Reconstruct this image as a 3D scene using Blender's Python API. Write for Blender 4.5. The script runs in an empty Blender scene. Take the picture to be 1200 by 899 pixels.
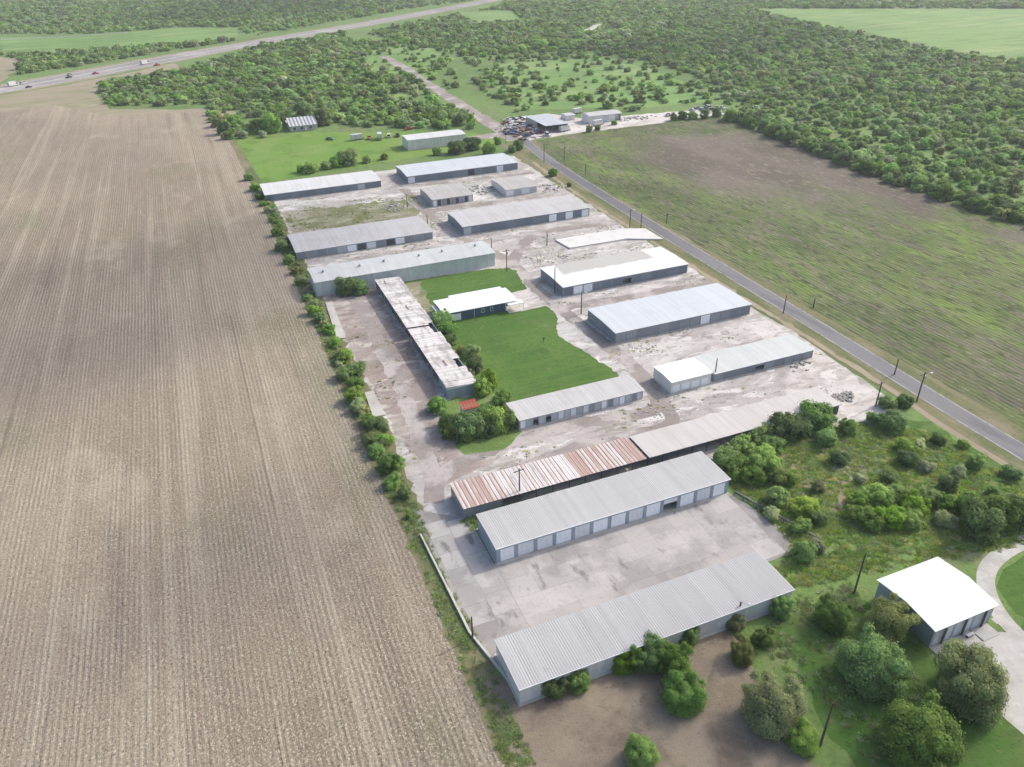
import bpy, bmesh, math, random
import numpy as np
from mathutils import Matrix, Vector

R = math.radians
rng = random.Random(7)
scene = bpy.context.scene
C = scene.collection

# ------------------------------------------------------------------ camera, sky, sun, exposure
cam = bpy.data.cameras.new('camera')
cam.lens = 27.0305; cam.sensor_width = 36; cam.clip_start = 1; cam.clip_end = 9000
co = bpy.data.objects.new('camera', cam); C.objects.link(co)
_r, _u, _w = (0.924055,-0.381901,-0.016534), (0.209302,0.469289,0.857881), (-0.319866,-0.796191,0.513582)
co.matrix_world = Matrix(((_r[0], _u[0], _w[0], 0), (_r[1], _u[1], _w[1], 0), (_r[2], _u[2], _w[2], 100), (0, 0, 0, 1)))
scene.camera = co
SUN_EL, SUN_AZ = R(36), R(80)            # azimuth clockwise from +Y
wd = bpy.data.worlds.new('World'); scene.world = wd; wd.use_nodes = True
_nt = wd.node_tree
_sky = _nt.nodes.new('ShaderNodeTexSky'); _sky.sky_type = 'NISHITA'; _sky.sun_disc = False
_sky.sun_elevation = SUN_EL; _sky.sun_rotation = SUN_AZ; _sky.air_density = 0.85; _sky.dust_density = 4.0; _sky.ozone_density = 1.0
_nt.links.new(_sky.outputs[0], _nt.nodes['Background'].inputs[0])
_nt.nodes['Background'].inputs[1].default_value = 0.15
sl = bpy.data.lights.new('sun', 'SUN'); sl.energy = 2.1; sl.angle = R(3.5); sl.color = (1, .965, .91)
so = bpy.data.objects.new('sun', sl); C.objects.link(so)
_d = Vector((-math.sin(SUN_AZ) * math.cos(SUN_EL), -math.cos(SUN_AZ) * math.cos(SUN_EL), -math.sin(SUN_EL)))
so.rotation_euler = _d.to_track_quat('-Z', 'Y').to_euler(); so.location = (300, 100, 300)
scene.view_settings.view_transform = 'Standard'; scene.view_settings.look = 'None'
scene.view_settings.exposure = 0.54; scene.view_settings.gamma = 1
scene.cycles.max_bounces = 6; scene.cycles.transparent_max_bounces = 8

# ------------------------------------------------------------------ material helpers
class NT:
    def __init__(s, name):
        s.m = bpy.data.materials.new(name); s.m.use_nodes = True
        s.t = s.m.node_tree; s.b = s.t.nodes['Principled BSDF']; s.geo = None
    def n(s, typ, **kw):
        nd = s.t.nodes.new(typ)
        for k, v in kw.items(): setattr(nd, k, v)
        return nd
    def l(s, a, b): s.t.links.new(a, b)
    def pos(s, local=False):
        if local: return s.n('ShaderNodeTexCoord').outputs['Object']
        if s.geo is None: s.geo = s.n('ShaderNodeNewGeometry')
        return s.geo.outputs['Position']
    def math(s, op, a, b=None, c=None):
        nd = s.n('ShaderNodeMath', operation=op)
        for i, v in enumerate((a, b, c)):
            if v is None: continue
            if isinstance(v, (int, float)): nd.inputs[i].default_value = v
            else: s.l(v, nd.inputs[i])
        return nd.outputs[0]
    def mapr(s, v, lo, hi, a=0., b=1.):
        nd = s.n('ShaderNodeMapRange'); nd.interpolation_type = 'SMOOTHSTEP'
        s.l(v, nd.inputs[0]); nd.inputs[1].default_value = lo; nd.inputs[2].default_value = hi
        nd.inputs[3].default_value = a; nd.inputs[4].default_value = b
        return nd.outputs[0]
    def noise(s, scale, st=(1, 1, 1), det=4, rough=.6, off=0., local=False, dist=0.):
        vm = s.n('ShaderNodeVectorMath', operation='MULTIPLY_ADD'); s.l(s.pos(local), vm.inputs[0])
        vm.inputs[1].default_value = tuple(scale * k for k in st); vm.inputs[2].default_value = (off, off * 1.7, off * .3)
        nd = s.n('ShaderNodeTexNoise'); nd.inputs['Scale'].default_value = 1; nd.inputs['Detail'].default_value = det
        nd.inputs['Roughness'].default_value = rough; nd.inputs['Distortion'].default_value = dist
        s.l(vm.outputs[0], nd.inputs['Vector']); return nd.outputs['Fac']
    def xyz(s, local=False):
        nd = s.n('ShaderNodeSeparateXYZ'); s.l(s.pos(local), nd.inputs[0]); return nd.outputs
    def mix(s, a, b, f):
        nd = s.n('ShaderNodeMix', data_type='RGBA')
        if isinstance(f, (int, float)): nd.inputs[0].default_value = f
        else: s.l(f, nd.inputs[0])
        for i, v in ((6, a), (7, b)):
            if isinstance(v, tuple): nd.inputs[i].default_value = (*v[:3], 1)
            else: s.l(v, nd.inputs[i])
        return nd.outputs[2]
    def blob(s, cx, cy, rx, ry, soft=.45, wob=.9, nscale=.03, off=0.):
        o = s.xyz()
        dx = s.math('DIVIDE', s.math('SUBTRACT', o[0], cx), rx); dy = s.math('DIVIDE', s.math('SUBTRACT', o[1], cy), ry)
        d = s.math('SQRT', s.math('ADD', s.math('MULTIPLY', dx, dx), s.math('MULTIPLY', dy, dy)))
        nn = s.math('MULTIPLY', s.math('SUBTRACT', s.noise(nscale, off=off + cx * .37), .5), wob * 2)
        return s.mapr(s.math('ADD', d, nn), 1 + soft, 1 - soft)
    def done(s, col, rough=.85, spec=.25, bump=None, bstr=.4, bdist=.1, metal=0.):
        if isinstance(col, tuple): s.b.inputs['Base Color'].default_value = (*col[:3], 1)
        else: s.l(col, s.b.inputs['Base Color'])
        s.b.inputs['Roughness'].default_value = rough; s.b.inputs['Specular IOR Level'].default_value = spec
        s.b.inputs['Metallic'].default_value = metal
        if bump is not None:
            nd = s.n('ShaderNodeBump'); nd.inputs['Strength'].default_value = bstr; nd.inputs['Distance'].default_value = bdist
            s.l(bump, nd.inputs['Height']); s.l(nd.outputs[0], s.b.inputs['Normal'])
        return s.m

def layered(name, base, layers, rough=.9, spec=.15, bscale=None, bstr=.5, bdist=.1, local=False, objvar=0.):
    """base colour with noise layers (colour, scale, stretch, lo, hi, factor)"""
    t = NT(name); col = base
    for i, L in enumerate(layers):
        c, s, st, lo, hi, f = L[:6]
        m = t.mapr(t.noise(s, st, off=3.1 * i + 1.3, det=L[6] if len(L) > 6 else 4, local=local), lo, hi, 0, f)
        col = t.mix(col, c, m)
    if objvar:
        oi = t.n('ShaderNodeObjectInfo'); hs = t.n('ShaderNodeHueSaturation')
        t.l(t.mapr(oi.outputs['Random'], 0, 1, 1 - objvar, 1 + objvar), hs.inputs['Value'])
        if isinstance(col, tuple): hs.inputs['Color'].default_value = (*col, 1)
        else: t.l(col, hs.inputs['Color'])
        col = hs.outputs[0]
    b = t.noise(bscale, det=5, local=local) if bscale else None
    return t.done(col, rough, spec, b, bstr, bdist)

I3 = (1, 1, 1)
MAT = {}
def plain(name, col, rough=.6, spec=.3, metal=0., var=0.):
    if name not in MAT:
        MAT[name] = layered(name, col, [(tuple(c * .75 for c in col), .8, I3, .45, .7, .5)], rough, spec, local=True, objvar=var)
        MAT[name].node_tree.nodes['Principled BSDF'].inputs['Metallic'].default_value = metal
    return MAT[name]

# -- ground colours
GREEN, GREEN2, DRYG = (.105, .165, .05), (.06, .115, .03), (.25, .22, .12)
MAT['terrain'] = layered('meadow_ground', (.17, .265, .085), [((.12, .2, .06), .02, I3, .42, .62, .8), ((.2, .21, .1), .035, I3, .5, .7, .7), ((.16, .25, .07), .11, I3, .5, .68, .6), ((.09, .15, .045), .4, I3, .48, .64, .6)], bscale=.7)
MAT['pasture'] = layered('pasture_grass', (.19, .32, .095), [((.14, .25, .07), .02, (1, .4, 1), .4, .65, .7), ((.3, .37, .15), .03, (.4, 1.6, 1), .5, .68, .75), ((.11, .19, .055), .05, (.35, 2, 1), .52, .66, .7), ((.12, .2, .06), .3, I3, .5, .72, .5), ((.27, .27, .14), .09, I3, .56, .7, .5)], bscale=.5)
MAT['lawn'] = layered('mown_lawn', (.078, .165, .03), [((.12, .2, .045), .05, I3, .42, .62, .7), ((.058, .12, .025), .09, I3, .5, .7, .6), ((.15, .16, .07), .08, I3, .56, .72, .55), ((.045, .085, .02), .9, I3, .48, .7, .5), ((.13, .17, .06), 1.8, I3, .54, .72, .4), ((.11, .2, .045), .35, (.15, 1.6, 1), .46, .6, .45), ((.21, .2, .1), .22, I3, .61, .72, .6)], bscale=1.8, bstr=.9, bdist=.15)
MAT['lawn_lit_tint'] = layered('sunlit_tint_lawn', (.16, .28, .05), [((.21, .3, .08), .04, I3, .42, .62, .7), ((.1, .19, .035), .07, I3, .52, .7, .7), ((.26, .27, .12), .05, I3, .56, .7, .7), ((.07, .14, .03), .9, I3, .5, .72, .45)], bscale=1.5, bstr=.8)  # lawn again in brighter greens, sunlight put into the colour
MAT['rough_grass'] = layered('rough_grass', (.18, .275, .08), [((.27, .25, .15), .07, I3, .5, .66, .75), ((.11, .18, .05), .12, I3, .5, .66, .7), ((.14, .21, .06), .25, I3, .5, .7, .7), ((.27, .23, .15), .9, (1, .6, 1), .56, .75, .5), ((.04, .07, .02), 1.8, I3, .52, .72, .5)], bscale=1.4, bstr=.9, bdist=.2)
MAT['bare_dirt'] = layered('bare_dirt', (.28, .225, .17), [((.36, .3, .22), .09, I3, .45, .65, .8), ((.17, .13, .095), .12, I3, .5, .68, .7), ((.33, .28, .19), .9, I3, .52, .72, .6), ((.12, .12, .06), .4, I3, .58, .75, .45), ((.1, .08, .055), 2.6, I3, .54, .75, .6)], bscale=2.6, bstr=.8, bdist=.12)
MAT['headland'] = layered('headland_dirt', (.33, .28, .2), [((.24, .25, .13), .03, (1, 1.6, 1), .42, .62, .75), ((.4, .34, .25), .05, (1, 3, 1), .5, .68, .7), ((.2, .17, .12), .5, I3, .55, .75, .4)], bscale=.8)
MAT['verge'] = layered('verge_grass', (.2, .19, .1), [((.1, .14, .05), .06, (2, .5, 1), .44, .62, .8), ((.29, .24, .165), .1, (2, .4, 1), .5, .68, .7), ((.07, .1, .04), .8, I3, .52, .72, .5)], bscale=1.5, bstr=.8)
MAT['sand_strip'] = layered('sandy_strip', (.36, .3, .22), [((.26, .22, .15), .15, (2, .4, 1), .45, .66, .7), ((.16, .18, .08), .3, (2, .5, 1), .56, .72, .6)], bscale=2)

def yard_material(name, base, white, dark, weed, wf):
    t = NT(name)
    col = t.mix(base, white, t.mapr(t.noise(.07, (.5, 1, 1), off=2, det=8, dist=1.), .42, .64, 0, .7))
    col = t.mix(col, dark, t.mapr(t.noise(.1, (.4, 1, 1), off=7, det=8, dist=1.), .5, .68, 0, .7))
    col = t.mix(col, weed, t.mapr(t.noise(.13, (.4, 1, 1), off=13, det=8, dist=.4), .55, .65, 0, wf))
    col = t.mix(col, white, t.mapr(t.noise(.28, (.45, 1, 1), off=17, det=7, dist=.9), .53, .63, 0, .85))
    col = t.mix(col, dark, t.mapr(t.noise(.5, (.5, 1, 1), off=19, det=7, dist=.9), .54, .65, 0, .7))
    col = t.mix(col, white, t.mapr(t.noise(1.6, off=27, det=4), .58, .7, 0, .6))
    return t.done(col, .92, .15, t.noise(1.1, det=7), .6, .16)
MAT['caliche'] = yard_material('caliche_yard', (.43, .4, .375), (.68, .65, .615), (.275, .25, .23), (.2, .19, .12), .5)
MAT['red_yard'] = yard_material('reddish_yard', (.33, .27, .24), (.54, .49, .44), (.21, .18, .16), (.16, .15, .1), .3)
MAT['pale_yard'] = yard_material('pale_yard', (.56, .52, .48), (.68, .65, .61), (.33, .29, .26), (.25, .23, .16), .2)
MAT['weedy'] = layered('weedy_gravel', (.26, .25, .16), [((.4, .37, .3), .12, (.5, 1, 1), .47, .6, .9), ((.16, .18, .07), .15, (.5, 1, 1), .48, .62, .85), ((.45, .43, .34), .6, I3, .57, .7, .7), ((.1, .12, .04), .9, I3, .56, .72, .6)], bscale=1.4, bstr=.8)
MAT['track'] = layered('worn_track', (.34, .3, .275), [((.27, .24, .22), .06, I3, .44, .62, .8), ((.52, .48, .45), .09, I3, .48, .62, .8), ((.27, .24, .22), .3, (.5, 1, 1), .54, .66, .6), ((.2, .17, .15), .7, I3, .55, .72, .5)], bscale=1.5)
MAT['asphalt'] = layered('asphalt', (.165, .163, .172), [((.225, .22, .222), .03, (1.6, .3, 1), .42, .62, .8), ((.135, .135, .145), .12, (2, .3, 1), .5, .68, .6), ((.26, .25, .24), 1.4, I3, .56, .75, .35)], rough=.85, bscale=6, bstr=.2)
MAT['highway'] = layered('highway_pavement', (.31, .29, .285), [((.26, .245, .245), .01, I3, .42, .6, .8), ((.44, .42, .41), .03, I3, .5, .68, .6)], bscale=3, bstr=.2)
MAT['line'] = layered('worn_line_paint', (.62, .6, .55), [((.3, .28, .25), .5, I3, .46, .6, .9)])
MAT['concrete_base'] = layered('old_concrete', (.38, .355, .33), [((.28, .26, .245), .1, I3, .45, .62, .8), ((.4, .38, .35), .15, I3, .5, .68, .7), ((.16, .15, .14), .8, I3, .56, .72, .5)], bscale=3, bstr=.25)
MAT['concrete_slab'] = layered('concrete_slab', (.45, .425, .4), [((.33, .31, .295), .09, I3, .46, .6, .75), ((.5, .47, .44), .14, I3, .5, .64, .8), ((.17, .155, .145), .35, (1, .4, 1), .58, .7, .7), ((.2, .18, .17), 1.6, I3, .56, .74, .4)], bscale=4, bstr=.2, objvar=.07)
MAT['concrete_white'] = layered('pale_concrete', (.52, .5, .46), [((.4, .38, .34), .2, I3, .46, .64, .7), ((.62, .6, .56), .5, I3, .52, .7, .6), ((.3, .28, .25), 1.2, I3, .6, .75, .5)], bscale=3, bstr=.2, objvar=.06)

MAT['slab_white'] = layered('bleached_slab', (.7, .68, .65), [((.56, .54, .51), .25, I3, .48, .66, .6), ((.45, .42, .39), 1.2, I3, .6, .75, .5)], bscale=3, bstr=.2)

def stubble():
    t = NT('stubble_rows'); o = t.xyz()
    wob = t.math('MULTIPLY', t.math('SUBTRACT', t.noise(.05, (.5, .25, 1), off=5), .5), 7.)
    ph = t.math('ADD', t.math('MULTIPLY', o[0], 2 * math.pi / .92), wob)
    row = t.mapr(t.math('SINE', ph), -.8, .8)
    col = t.mix((.23, .186, .138), (.325, .268, .2), t.mapr(t.noise(.008, (1, .7, 1), off=2, det=6), .38, .6))
    gate = t.mapr(t.noise(.4, (1, .12, 1), off=4, det=6), .3, .68, .06, .5)
    col = t.mix(col, (.4, .358, .295), t.math('MULTIPLY', row, gate))
    col = t.mix(col, (.43, .375, .29), t.mapr(t.noise(.3, (1, .02, 1), off=9, det=4), .5, .66, 0, .5))
    col = t.mix(col, (.185, .15, .12), t.mapr(t.noise(.26, (1, .03, 1), off=23, det=6), .52, .7, 0, .55))
    col = t.mix(col, (.2, .2, .12), t.mapr(t.noise(.025, (1, .5, 1), off=31, det=7), .56, .68, 0, .55))
    col = t.mix(col, (.46, .4, .3), t.mapr(t.noise(.05, (1, .6, 1), off=71, det=7), .56, .7, 0, .5))
    col = t.mix(col, (.57, .5, .375), t.mapr(t.noise(3.6, (1, .85, 1), off=12, det=2), .52, .68, 0, .8))
    col = t.mix(col, (.085, .07, .055), t.mapr(t.noise(2.9, (1, .8, 1), off=17, det=3), .52, .7, 0, .75))
    m = t.math('PINGPONG', t.math('ADD', o[0], t.math('MULTIPLY', wob, .25)), 13.5)
    rut = t.math('MULTIPLY', t.mapr(m, .4, .12), t.mapr(t.noise(.04, (1, .35, 1), off=41, det=5), .42, .66, 0., .6))
    col = t.mix(col, (.14, .115, .095), rut)
    hgt = t.math('ADD', t.math('MULTIPLY', t.math('MULTIPLY', row, gate), .8), t.noise(2.2, (1, .7, 1), det=5, off=3))
    return t.done(col, .95, .1, hgt, .7, .2)
MAT['stubble'] = stubble()

def crop():
    t = NT('young_crop_rows'); o = t.xyz()
    wob = t.math('MULTIPLY', t.math('SUBTRACT', t.noise(.05, (.6, .35, 1), off=5, det=6), .5), 9.)
    row = t.mapr(t.math('SINE', t.math('ADD', t.math('MULTIPLY', o[0], 2 * math.pi / 1.5), wob)), -.6, .6)
    soil = t.mix((.14, .112, .1), (.2, .165, .145), t.mapr(t.noise(.03, (1, .5, 1), off=3, det=6), .4, .6))
    soil = t.mix(soil, (.31, .27, .21), t.mapr(t.noise(.4, (1, .4, 1), off=8, det=5), .55, .7, 0, .7))
    leaf = t.mix((.088, .132, .04), (.14, .205, .052), t.mapr(t.noise(.025, (1, .6, 1), off=13, det=7), .4, .62))
    leaf = t.mix(leaf, (.19, .29, .052), t.mapr(t.noise(.03, (1.4, .5, 1), off=73, det=8), .5, .64, 0, .75))
    leaf = t.mix(leaf, (.22, .22, .12), t.mapr(t.noise(.12, (1, .4, 1), off=19, det=6), .52, .68, 0, .7))
    dens = t.mapr(t.noise(.014, (1.3, .6, 1), off=22, det=6), .34, .54, .6, 1.)
    bare = t.math('MAXIMUM', t.blob(240, 305, 42, 72, .5, .8, .03), t.blob(276, 250, 24, 105, .5, .8, .03, 4.))
    bare = t.math('SUBTRACT', bare, t.math('MULTIPLY', t.blob(262, 378, 40, 20, .5, .8, .03, 9.), .8))
    bare = t.math('MAXIMUM', t.math('SUBTRACT', bare, t.math('MULTIPLY', t.blob(272, 196, 20, 16, .5, .8, .03, 2.), .9)), 0.)
    cover = t.math('MULTIPLY', dens, t.math('SUBTRACT', 1., t.math('MULTIPLY', bare, .85)))
    gap = t.mapr(t.noise(.3, (1, .3, 1), off=59, det=6), .34, .54, .35, 1.)
    col = t.mix(soil, leaf, t.math('MULTIPLY', t.math('MULTIPLY', cover, gap), t.mapr(t.math('ADD', row, t.math('MULTIPLY', t.math('SUBTRACT', t.noise(.25, (1, .2, 1), off=83, det=6), .5), 3.)), 0, 1, .66, 1.)))
    col = t.mix(col, (.05, .065, .03), t.math('MULTIPLY', cover, t.mapr(t.noise(.6, (1, .28, 1), off=37, det=6), .5, .63, 0, .7)))
    col = t.mix(col, (.33, .33, .19), t.mapr(t.noise(.8, (1, .35, 1), off=43, det=5), .56, .7, 0, .5))
    return t.done(col, .95, .1, t.math('ADD', t.math('MULTIPLY', row, .15), t.noise(.9, (1, .5, 1), det=6)), .9, .4)
MAT['crop'] = crop()

# -- building materials (object space, metres)
def sheet_metal(name, col, dirt, per=.45, rough=.45, amount=.5, patch=None, axis=0):
    t = NT(name); o = t.xyz(True)
    st = (1.2, .06, .5) if axis == 0 else (.06, 1.2, .5)
    c = t.mix(col, dirt, t.mapr(t.noise(.9, st, off=1, local=True, det=4), .46, .7, 0, amount))
    c = t.mix(c, dirt, t.mapr(t.noise(.12, I3, off=8, local=True, det=5), .48, .68, 0, amount * .8))
    if patch: c = t.mix(c, patch[0], t.mapr(t.noise(patch[1], patch[2], off=15, local=True, det=5), patch[3], patch[4], 0, patch[5]))
    wn = t.n('ShaderNodeTexWhiteNoise', noise_dimensions='1D'); t.l(t.math('FLOOR', t.math('DIVIDE', o[axis], .92)), wn.inputs['W'])
    c = t.mix(c, tuple(v * .72 for v in dirt), t.math('MULTIPLY', wn.outputs[0], .22))
    c = t.mix(c, (.28, .2, .15), t.mapr(t.noise(.55, st, off=33, local=True, det=6), .62, .74, 0, .35))
    w = t.math('SINE', t.math('MULTIPLY', o[axis], 2 * math.pi / per))
    return t.done(c, rough, .4, w, .25, .03)
MAT['roof_new'] = sheet_metal('roof_galvalume', (.53, .525, .515), (.44, .44, .435), .4, .5, .35)
MAT['roof_white'] = sheet_metal('roof_white', (.7, .7, .69), (.55, .53, .5), .45, .5, .4)
MAT['roof_blue'] = sheet_metal('roof_bluish_white', (.6, .635, .66), (.52, .55, .575), .45, .5, .4)
MAT['roof_grey'] = sheet_metal('roof_pale_grey', (.56, .55, .54), (.45, .43, .41), .45, .55, .6)
MAT['roof_old'] = sheet_metal('roof_old_grey', (.5, .475, .45), (.38, .345, .31), .45, .6, .6)
MAT['roof_green'] = sheet_metal('roof_greenish_grey', (.58, .6, .585), (.48, .5, .485), .45, .55, .5)
MAT['roof_brilliant'] = sheet_metal('roof_bright_white', (.86, .88, .87), (.8, .82, .81), .45, .45, .2)
MAT['roof_slab'] = sheet_metal('roof_flat_pale', (.56, .535, .505), (.48, .455, .425), .5, .7, .5)

def patched_roof():
    t = NT('roof_half_recoated'); o = t.xyz(True)
    nn = t.math('MULTIPLY', t.math('SUBTRACT', t.noise(.35, local=True), .5), 3.)
    m = t.math('MULTIPLY', t.mapr(t.math('ADD', o[1], nn), 8.2, 8.8), t.mapr(t.math('ADD', o[0], nn), 38.2, 37.2))
    m = t.math('MULTIPLY', m, t.mapr(t.math('ADD', o[0], nn), 4., 5.))
    c = t.mix((.77, .78, .79), (.5, .475, .43), m)
    c = t.mix(c, (.55, .53, .5), t.mapr(t.noise(.9, (1.2, .06, 1), local=True, off=4), .5, .7, 0, .3))
    return t.done(c, .5, .35)
MAT['roof_patched'] = patched_roof()

def rust_panel(name, whiteness):
    t = NT(name)
    oi = t.n('ShaderNodeObjectInfo').outputs['Random']; o = t.xyz(True)
    rust = t.mix((.42, .27, .22), (.54, .41, .36), t.noise(1.6, (1.5, .2, 1), local=True))
    white = t.mix((.72, .69, .665), (.6, .56, .53), t.mapr(t.noise(.8, (1, .15, 1), off=5), .42, .65))
    rib = t.math('ABSOLUTE', t.math('SUBTRACT', o[0], .45))
    k = t.math('ADD', t.math('MULTIPLY', oi, .42), t.math('MULTIPLY', t.noise(.5, (2.4, .3, 1), off=9, det=6), .75))
    k = t.math('ADD', k, t.mapr(rib, .12, .34, .16, -.16))
    return t.done(t.mix(rust, white, t.mapr(k, whiteness - .12, whiteness + .12)), .8, .2)
MAT['rust_heavy'] = rust_panel('rusted_sheet', .66)
MAT['rust_light'] = rust_panel('lightly_rusted_sheet', .4)
MAT['weathered_sheet'] = layered('weathered_sheet', (.68, .65, .625), [((.36, .33, .31), .5, (1, .3, 1), .46, .64, .8), ((.27, .22, .18), .8, (.4, 1, 1), .58, .72, .6), ((.62, .6, .57), .3, I3, .52, .7, .6)], rough=.6, objvar=.13)

for nm, c in dict(wall_grey=(.27, .295, .33), wall_blue=(.22, .25, .3), wall_pale=(.74, .74, .72), wall_white=(.74, .73, .71), wall_board=(.5, .48, .46), wall_house=(.075, .125, .19), wall_dark=(.13, .135, .14), wall_slate=(.36, .41, .47), wall_green=(.62, .66, .64)).items():
    MAT[nm] = sheet_metal(nm, c, tuple(v * .75 for v in c), .3, .55, .5)
for nm, c in dict(door_w=(.86, .88, .9), door_L=(.54, .58, .62), door_g=(.29, .31, .34), door_b=(.21, .24, .285), door_d=(.08, .085, .095), trim=(.76, .77, .77), trim_dark=(.1, .11, .12), inside=(.05, .05, .05)).items():
    MAT[nm] = layered(nm, c, [(tuple(v * .75 for v in c), 1.1, (1, 1, .5), .48, .7, .5)], .55, .35, local=True, objvar=.12)

# ------------------------------------------------------------------ mesh helpers
class MB:
    def __init__(s): s.v = []; s.f = []
    def box(s, x0, y0, z0, x1, y1, z1):
        i = len(s.v)
        s.v += [(x0, y0, z0), (x1, y0, z0), (x1, y1, z0), (x0, y1, z0), (x0, y0, z1), (x1, y0, z1), (x1, y1, z1), (x0, y1, z1)]
        s.f += [(i, i + 3, i + 2, i + 1), (i + 4, i + 5, i + 6, i + 7), (i, i + 1, i + 5, i + 4), (i + 1, i + 2, i + 6, i + 5), (i + 2, i + 3, i + 7, i + 6), (i + 3, i, i + 4, i + 7)]
        return s
    def poly(s, pts):
        i = len(s.v); s.v += [tuple(q) for q in pts]; s.f.append(tuple(range(i, i + len(pts)))); return s
    def prism(s, pts, y0, y1):
        """outline in xz extruded along y"""
        i = len(s.v); n = len(pts)
        s.v += [(a, y0, b) for a, b in pts] + [(a, y1, b) for a, b in pts]
        s.f += [tuple(range(i, i + n)), tuple(range(i + 2 * n - 1, i + n - 1, -1))]
        s.f += [(i + k, i + n + k, i + n + (k + 1) % n, i + (k + 1) % n) for k in range(n)]
        return s
    def tube(s, pts, rad, n=7, cap=True):
        pts = [Vector(q) for q in pts]; i0 = len(s.v)
        for k, q in enumerate(pts):
            d = (pts[min(k + 1, len(pts) - 1)] - pts[max(k - 1, 0)]).normalized()
            a = d.cross(Vector((0, 0, 1)) if abs(d.z) < .9 else Vector((1, 0, 0))).normalized(); b = d.cross(a)
            for j in range(n):
                w = 2 * math.pi * j / n; s.v.append(tuple(q + (a * math.cos(w) + b * math.sin(w)) * rad[k]))
        for k in range(len(pts) - 1):
            for j in range(n):
                s.f.append((i0 + k * n + j, i0 + k * n + (j + 1) % n, i0 + (k + 1) * n + (j + 1) % n, i0 + (k + 1) * n + j))
        if cap:
            s.f.append(tuple(i0 + j for j in range(n))[::-1]); e = i0 + (len(pts) - 1) * n; s.f.append(tuple(e + j for j in range(n)))
        return s
    def mesh(s, name, mat):
        me = bpy.data.meshes.new(name); me.from_pydata(s.v, [], s.f)
        bm = bmesh.new(); bm.from_mesh(me); bmesh.ops.recalc_face_normals(bm, faces=bm.faces); bm.to_mesh(me); bm.free()
        for m in (mat if isinstance(mat, (list, tuple)) else [mat]): me.materials.append(MAT[m] if isinstance(m, str) else m)
        return me
    def obj(s, name, mat, parent=None, loc=None): return put(name, s.mesh(name, mat), parent, loc)

def put(name, me, parent=None, loc=None, rz=0., sc=None):
    o = bpy.data.objects.new(name, me); C.objects.link(o)
    if parent is not None: o.parent = parent
    if loc is not None: o.location = loc
    if rz: o.rotation_euler.z = rz
    if sc is not None: o.scale = sc if isinstance(sc, (tuple, list)) else (sc, sc, sc)
    return o
def tag(o, label=None, cat=None, group=None, kind=None):
    if label: o['label'] = label
    if cat: o['category'] = cat
    if group: o['group'] = group
    if kind: o['kind'] = kind
    return o
def thing(name, label, cat, loc=(0, 0, 0), rz=0., group=None, sc=None):
    return tag(put(name, None, None, loc, rz, sc), label, cat, group)
def copy_tree(o, parent=None):
    c = o.copy(); C.objects.link(c); c.parent = parent
    for ch in list(o.children): copy_tree(ch, c)
    return c
def shift_z(o, z): o.location.z = z; return o

def ragged(poly, step, amp, seed=0):
    r = random.Random(seed); out = []; n = len(poly)
    for i in range(n):
        a, b = poly[i], poly[(i + 1) % n]; L = math.hypot(b[0] - a[0], b[1] - a[1]); k = max(1, int(L / step))
        nx, ny = -(b[1] - a[1]) / max(L, .01), (b[0] - a[0]) / max(L, .01)
        for j in range(k):
            t = j / k; e = r.gauss(0, amp) if j else 0
            out.append((a[0] + (b[0] - a[0]) * t + nx * e, a[1] + (b[1] - a[1]) * t + ny * e))
    return out
def sheet(name, poly, z, mat, step=3., amp=.0, seed=0, label=None):
    q = ragged(poly, step, amp, seed) if amp else poly
    m = MB(); m.poly([(x, y, z) for x, y in q])
    me = bpy.data.meshes.new(name); me.from_pydata(m.v, [], m.f); me.materials.append(MAT[mat])
    if len(me.polygons) and me.polygons[0].normal.z < 0: me.flip_normals()
    o = put(name, me); tag(o, label, kind='structure'); return o
def ribbon(pts, width):
    L, Rr = [], []
    for i, q in enumerate(pts):
        a = pts[max(i - 1, 0)]; b = pts[min(i + 1, len(pts) - 1)]
        d = math.hypot(b[0] - a[0], b[1] - a[1]); nx, ny = -(b[1] - a[1]) / d, (b[0] - a[0]) / d
        w = width[i] / 2 if isinstance(width, (list, tuple)) else width / 2
        L.append((q[0] + nx * w, q[1] + ny * w)); Rr.append((q[0] - nx * w, q[1] - ny * w))
    return L + Rr[::-1]
def smooth(pts, n=6):
    out = []
    for i in range(len(pts) - 1):
        p0, p1, p2, p3 = pts[max(i - 1, 0)], pts[i], pts[i + 1], pts[min(i + 2, len(pts) - 1)]
        for j in range(n):
            t = j / n
            out.append(tuple(.5 * (2 * p1[k] + (p2[k] - p0[k]) * t + (2 * p0[k] - 5 * p1[k] + 4 * p2[k] - p3[k]) * t * t + (3 * p1[k] - p0[k] - 3 * p2[k] + p3[k]) * t ** 3) for k in (0, 1)))
    return out + [pts[-1]]
def rect(x0, y0, x1, y1): return [(x0, y0), (x1, y0), (x1, y1), (x0, y1)]
def inside(x, y, poly):
    c = False; j = len(poly) - 1
    for i in range(len(poly)):
        if (poly[i][1] > y) != (poly[j][1] > y) and x < (poly[j][0] - poly[i][0]) * (y - poly[i][1]) / (poly[j][1] - poly[i][1]) + poly[i][0]: c = not c
        j = i
    return c

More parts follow.
